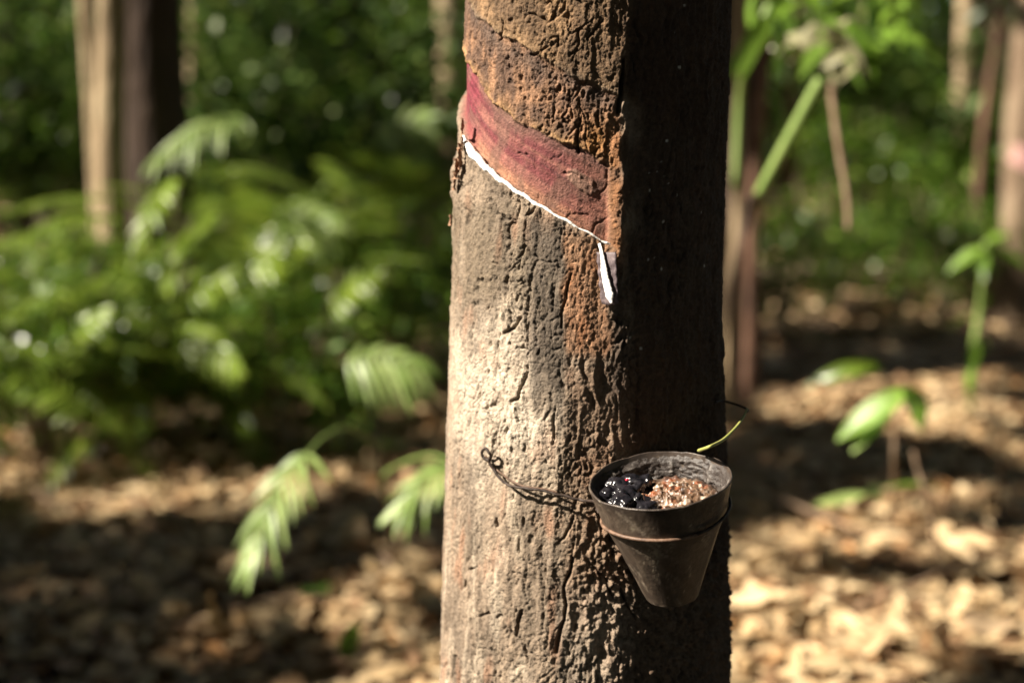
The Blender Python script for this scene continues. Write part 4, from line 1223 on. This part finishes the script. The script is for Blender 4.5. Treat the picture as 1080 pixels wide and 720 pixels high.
for (px, dd) in [(30, 4.1), (140, 4.4), (250, 4.6), (330, 5.0), (90, 5.2), (390, 5.6), (200, 5.4), (-20, 4.8), (300, 4.2), (430, 6.2)]:
    SH.append((px, dd, 4, 'low small leaved shrub growing among the palm fronds of the left thicket', 'low shrubs in the left thicket'))
for (px, dd) in [(830, 6.6), (880, 7.2), (1000, 6.9), (1060, 7.3), (950, 7.6)]:
    SH.append((px, dd, 4, 'low small leaved shrub on the litter behind the seedlings at right', 'low shrubs behind the seedlings'))
for px, dd, i, lab, grp in SH:
    x = (px - 540) / FPX * dd
    put(shp, shu, i, x, dd, rgs.uniform(.85, 1.15), rgs.uniform(0, 6.28), lab, grp)

# fallen log in the lit litter at right, mid distance
lg = ground_at(905, 308)
pts = catmull([(-1.1, -.15, .07), (-.3, 0, .08), (.4, .05, .08), (1.1, .3, .06)], 30)
v_, f_, t_ = tube(pts, np.linspace(.085, .06, len(pts)), 14, .2)
o = mesh_np('fallen_log', v_, f_, t_, M['tree']); o.location = (lg[0], lg[1], float(gz(lg[0], lg[1])))
tag(o, 'sunlit fallen log lying across the litter in the distance at right', 'log')

rgt2 = np.random.default_rng(55)
for k, (px, py, wd) in enumerate([(60, 560, 5), (150, 640, 6), (330, 560, 4), (420, 620, 5), (250, 690, 6), (830, 560, 4), (900, 610, 5), (1010, 640, 5), (960, 500, 4), (860, 440, 5)]):
    b = ground_at(px, py); az = rgt2.uniform(0, 6.28); L = rgt2.uniform(.14, .30)
    pp = catmull([(-L * math.cos(az), -L * math.sin(az), .01), (-.1 * L, .05 * L, .03), (.4 * L * math.cos(az + .2), .4 * L * math.sin(az + .2), .045), (L * math.cos(az), L * math.sin(az), .03)], 18)
    v_, f_, t_ = tube(pp, np.linspace(.0055, .0025, len(pp)), 7, .2, k)
    o = mesh_np('dead_twig', v_, f_, t_, M['drystem']); o.location = (b[0], b[1], float(gz(b[0], b[1])) + .05)
    tag(o, 'thin dead twig lying flat on the leaf litter', 'twig', 'dead twigs on the litter')

# far-off wood: one mass of leaves closing the view all round
rgw = np.random.default_rng(31)
n = 60000
ang = np.concatenate([rgw.uniform(-.55, .55, 42000), rgw.uniform(.55, 2 * np.pi - .55, 18000)])
rad = rgw.uniform(15, 27, n) + np.where(np.abs(ang) > .6, 4, 0)
p = np.stack([np.sin(ang) * rad, np.cos(ang) * rad, rgw.random(n) ** .8 * 7.5], -1)
cl_ = fbm(p[:, 0] * .5, p[:, 1] * .5, p[:, 2] * .5, 2)
keep = cl_ > -.12
p = p[keep]
Mx = rand_rot(len(p), rgw, .9) * rgw.uniform(.28, .5, len(p))[:, None, None]
Vv, Ff = scatter(tvR, tfR, Mx, p)
fw = mesh_np('far_wood', Vv, Ff, None, M['dark'], None, False)
tag(fw, 'dense dark wood closing the view in the far distance', 'wood', kind='stuff')

# ------------------------------------------------------------------ canopy, with gaps where the photograph shows sun reaching
n = 420000
rgc = np.random.default_rng(90)
p = np.stack([rgc.uniform(-36, 30, n), rgc.uniform(-26, 34, n), rgc.uniform(5.2, 8.4, n)], -1)
keep = np.ones(n, bool)
# leaves gather in clumps
keep &= fbm(p[:, 0] * .9, p[:, 1] * .9, p[:, 2] * .9, 2) > -.45
g_hit = p - SUN[None] * (p[:, 2] / SUN[2])[:, None]
hx, hy = g_hit[:, 0], g_hit[:, 1]
# natural dapples
dap = fbm(hx * 1.5, hy * 1.1, 5.0, 2) + .35 * fbm(hx * 5, hy * 5, 9.0, 1)
thr = np.where(hy > 6.0, .20, .44)
thr = np.where((hx < .2) & (hy > 2.2) & (hy < 3.45), .62, thr)
thr = np.where((hx < .2) & (hy >= 3.45) & (hy < 4.6), .34, thr)
thr = np.where((hx >= .2) & (hy > 2.0) & (hy < 6.0), .80, thr)
h6 = p - SUN[None] * ((p[:, 2] - .65) / SUN[2])[:, None]
d6 = fbm(h6[:, 0] * 1.7 + 4, h6[:, 1] * 1.7, 15.0, 2)
keep &= ~((d6 > -.30) & (h6[:, 0] > -2.6) & (h6[:, 0] < np.where(h6[:, 1] < 4.6, -.95, -.35)) & (h6[:, 1] > 3.5) & (h6[:, 1] < 7.5))
keep &= ~(dap > thr)
h7 = p - SUN[None] * ((p[:, 2] - 1.7) / SUN[2])[:, None]
d7 = fbm(h7[:, 0] * 1.3 + 4, h7[:, 1] * 1.1, 25.0, 2) + .4 * fbm(h7[:, 0] * 4, h7[:, 1] * 4, 29.0, 1)
keep &= ~((d7 > -.12) & (h7[:, 1] > 6.0))
def open_to(pt, r):
    w = p - np.array(pt); s = w @ SUN
    dd = np.linalg.norm(w - s[:, None] * SUN, axis=1)
    return (s > 0) & (dd < r + .14)
OPEN0 = [(at(948, 510, 2.85), .12), (at(985, 530, 2.85), .10), (at(1055, 510, 3.0), .1), (at(335, 330, 3.8), .1)]
OPEN = [((.05, 1.1, z), .24) for z in (.55, .7, .85, 1.0, 1.15)]
OPEN += [(at(100, 90, 5.1), .28), (at(112, 180, 5.1), .22), (at(110, 20, 5.1), .25), (at(205, 90, 7.5), .2), (at(474, 60, 8), .22), (at(1014, 70, 8.5), .25), (at(1014, 120, 8.5), .2),
         (at(1070, 165, 6.7), .3), (at(870, 50, 2.7), .18), (at(835, 140, 2.75), .13), (at(890, 170, 2.7), .12), (at(840, 10, 3), .25), (at(930, 20, 3), .2), (at(935, 430, 2.7), .12), (at(900, 521, 2.75), .1),
         (at(290, 540, 2.4), .16), (at(405, 390, 2.7), .14), (at(445, 520, 2.35), .12), (at(205, 150, 4), .18), (at(330, 235, 4.2), .15),
         (at(150, 270, 4.2), .30), (at(60, 290, 4.2), .25), (at(250, 280, 4.2), .2), (at(370, 250, 4.5), .15), (at(60, 400, 3.8), .2), (at(10, 240, 4), .15), (at(1040, 270, 4), .15), (at(1030, 340, 4), .12)]
OPEN0 += [(at(1050, 490, 3.1), .14), (at(905, 521, 2.75), .14)]
for pt_, r in OPEN0 + OPEN + [(at(px_, 110, dd_), .22) for px_, dd_, w_ in THIN]: keep &= ~open_to(pt_, r)
def in_poly(x, y, poly):
    ins = np.zeros(x.shape, bool); m = len(poly)
    for i in range(m):
        x1, y1 = poly[i]; x2, y2 = poly[(i + 1) % m]
        c = ((y1 > y) != (y2 > y)) & (x < (x2 - x1) * (y - y1) / (y2 - y1 + 1e-12) + x1)
        ins ^= c
    return ins
LITP = [[(735, 605), (800, 568), (860, 542), (960, 530), (1100, 508), (1100, 562), (1010, 592), (920, 622), (855, 665), (800, 735), (720, 760)],
        [(790, 425), (880, 415), (960, 410), (1100, 395), (1100, 480), (980, 482), (900, 478), (830, 450)],
        [(170, 705), (280, 655), (380, 622), (500, 570), (500, 660), (380, 700), (280, 722)],
        [(815, 318), (860, 292), (960, 288), (970, 315), (880, 325)], [(0, 500), (110, 488), (190, 500), (120, 530), (0, 540)], [(215, 480), (300, 470), (300, 500), (240, 510)],
        [(400, 315), (470, 300), (470, 350), (400, 355)]]
jx = hx + .05 * perlin(hx * 6, hy * 6); jy = hy + .12 * perlin(hx * 5 + 9, hy * 5)
for poly in LITP:
    gp = [tuple(ground_at(a, b)[:2]) for a, b in poly]
    keep &= ~in_poly(jx, jy, gp)
# kept shady: the dark bands of the forest floor
print('canopy leaves', keep.sum())
p = p[keep]
Mx = rand_rot(len(p), rgc, .6) * rgc.uniform(.36, .54, len(p))[:, None, None]
tc_, tfc = rhomb(1.0, .46); tc_ = tc_ - np.array([.45, 0, 0])
owner = np.full(len(p), -1); best = np.full(len(p), 2.6)
for i, (e_, b_, _l) in enumerate(TREES):
    dd = np.hypot(p[:, 0] - b_[0], p[:, 1] - b_[1])
    m = dd < best; owner[m] = i; best[m] = dd[m]
for i, (e_, b_, _l) in enumerate(TREES):
    m = owner == i
    if m.sum() < 10: continue
    Vv, Ff = scatter(tc_, tfc, Mx[m], p[m])
    kid('crown', Vv, Ff, None, M['canopy'], e_, None, False)
m = owner < 0
Vv, Ff = scatter(tc_, tfc, Mx[m], p[m])
o = mesh_np('forest_canopy', Vv, Ff, None, M['canopy'], None, False)
tag(o, 'leafy canopy of the surrounding forest overhead', 'canopy', kind='stuff')

# ------------------------------------------------------------------ light
w = bpy.data.worlds.new('World'); scn.world = w; w.use_nodes = True
nt = w.node_tree
bg = nt.nodes['Background']
sky = nt.nodes.new('ShaderNodeTexSky'); sky.sky_type = 'NISHITA'; sky.sun_disc = False
sky.sun_elevation = EL
sky.sun_rotation = math.atan2(SUN[0], SUN[1])
nt.links.new(sky.outputs[0], bg.inputs[0]); bg.inputs[1].default_value = .05
sl = bpy.data.lights.new('sun', 'SUN'); sl.energy = 5.0; sl.angle = R_(.53); sl.color = (1.0, .90, .76)
so = bpy.data.objects.new('sun', sl); COL.objects.link(so)
so.rotation_euler = Vector(SUN).to_track_quat('Z', 'Y').to_euler()
so.location = Vector(SUN * 20)

# ------------------------------------------------------------------ camera
cd = bpy.data.cameras.new('camera'); cam = bpy.data.objects.new('camera', cd); COL.objects.link(cam)
cam.location = (0, 0, CAMZ); cam.rotation_euler = (math.pi / 2 - PITCH, 0, 0)
cd.sensor_width = 36; cd.lens = 50; cd.clip_end = 500; cd.clip_start = .05
cd.dof.use_dof = True; cd.dof.focus_distance = 1.03; cd.dof.aperture_fstop = 3.1
scn.camera = cam

scn.view_settings.view_transform = 'Standard'; scn.view_settings.look = 'None'
scn.view_settings.exposure = 1.6; scn.view_settings.gamma = 1
scn.render.engine = 'CYCLES'
cy = scn.cycles
cy.max_bounces = 5; cy.diffuse_bounces = 3; cy.glossy_bounces = 2; cy.transmission_bounces = 3; cy.transparent_max_bounces = 4
cy.use_denoising = True
try:
    cy.denoiser = 'OPENIMAGEDENOISE'
except Exception: pass
cy.sample_clamp_indirect = 4
cy.caustics_reflective = False; cy.caustics_refractive = False
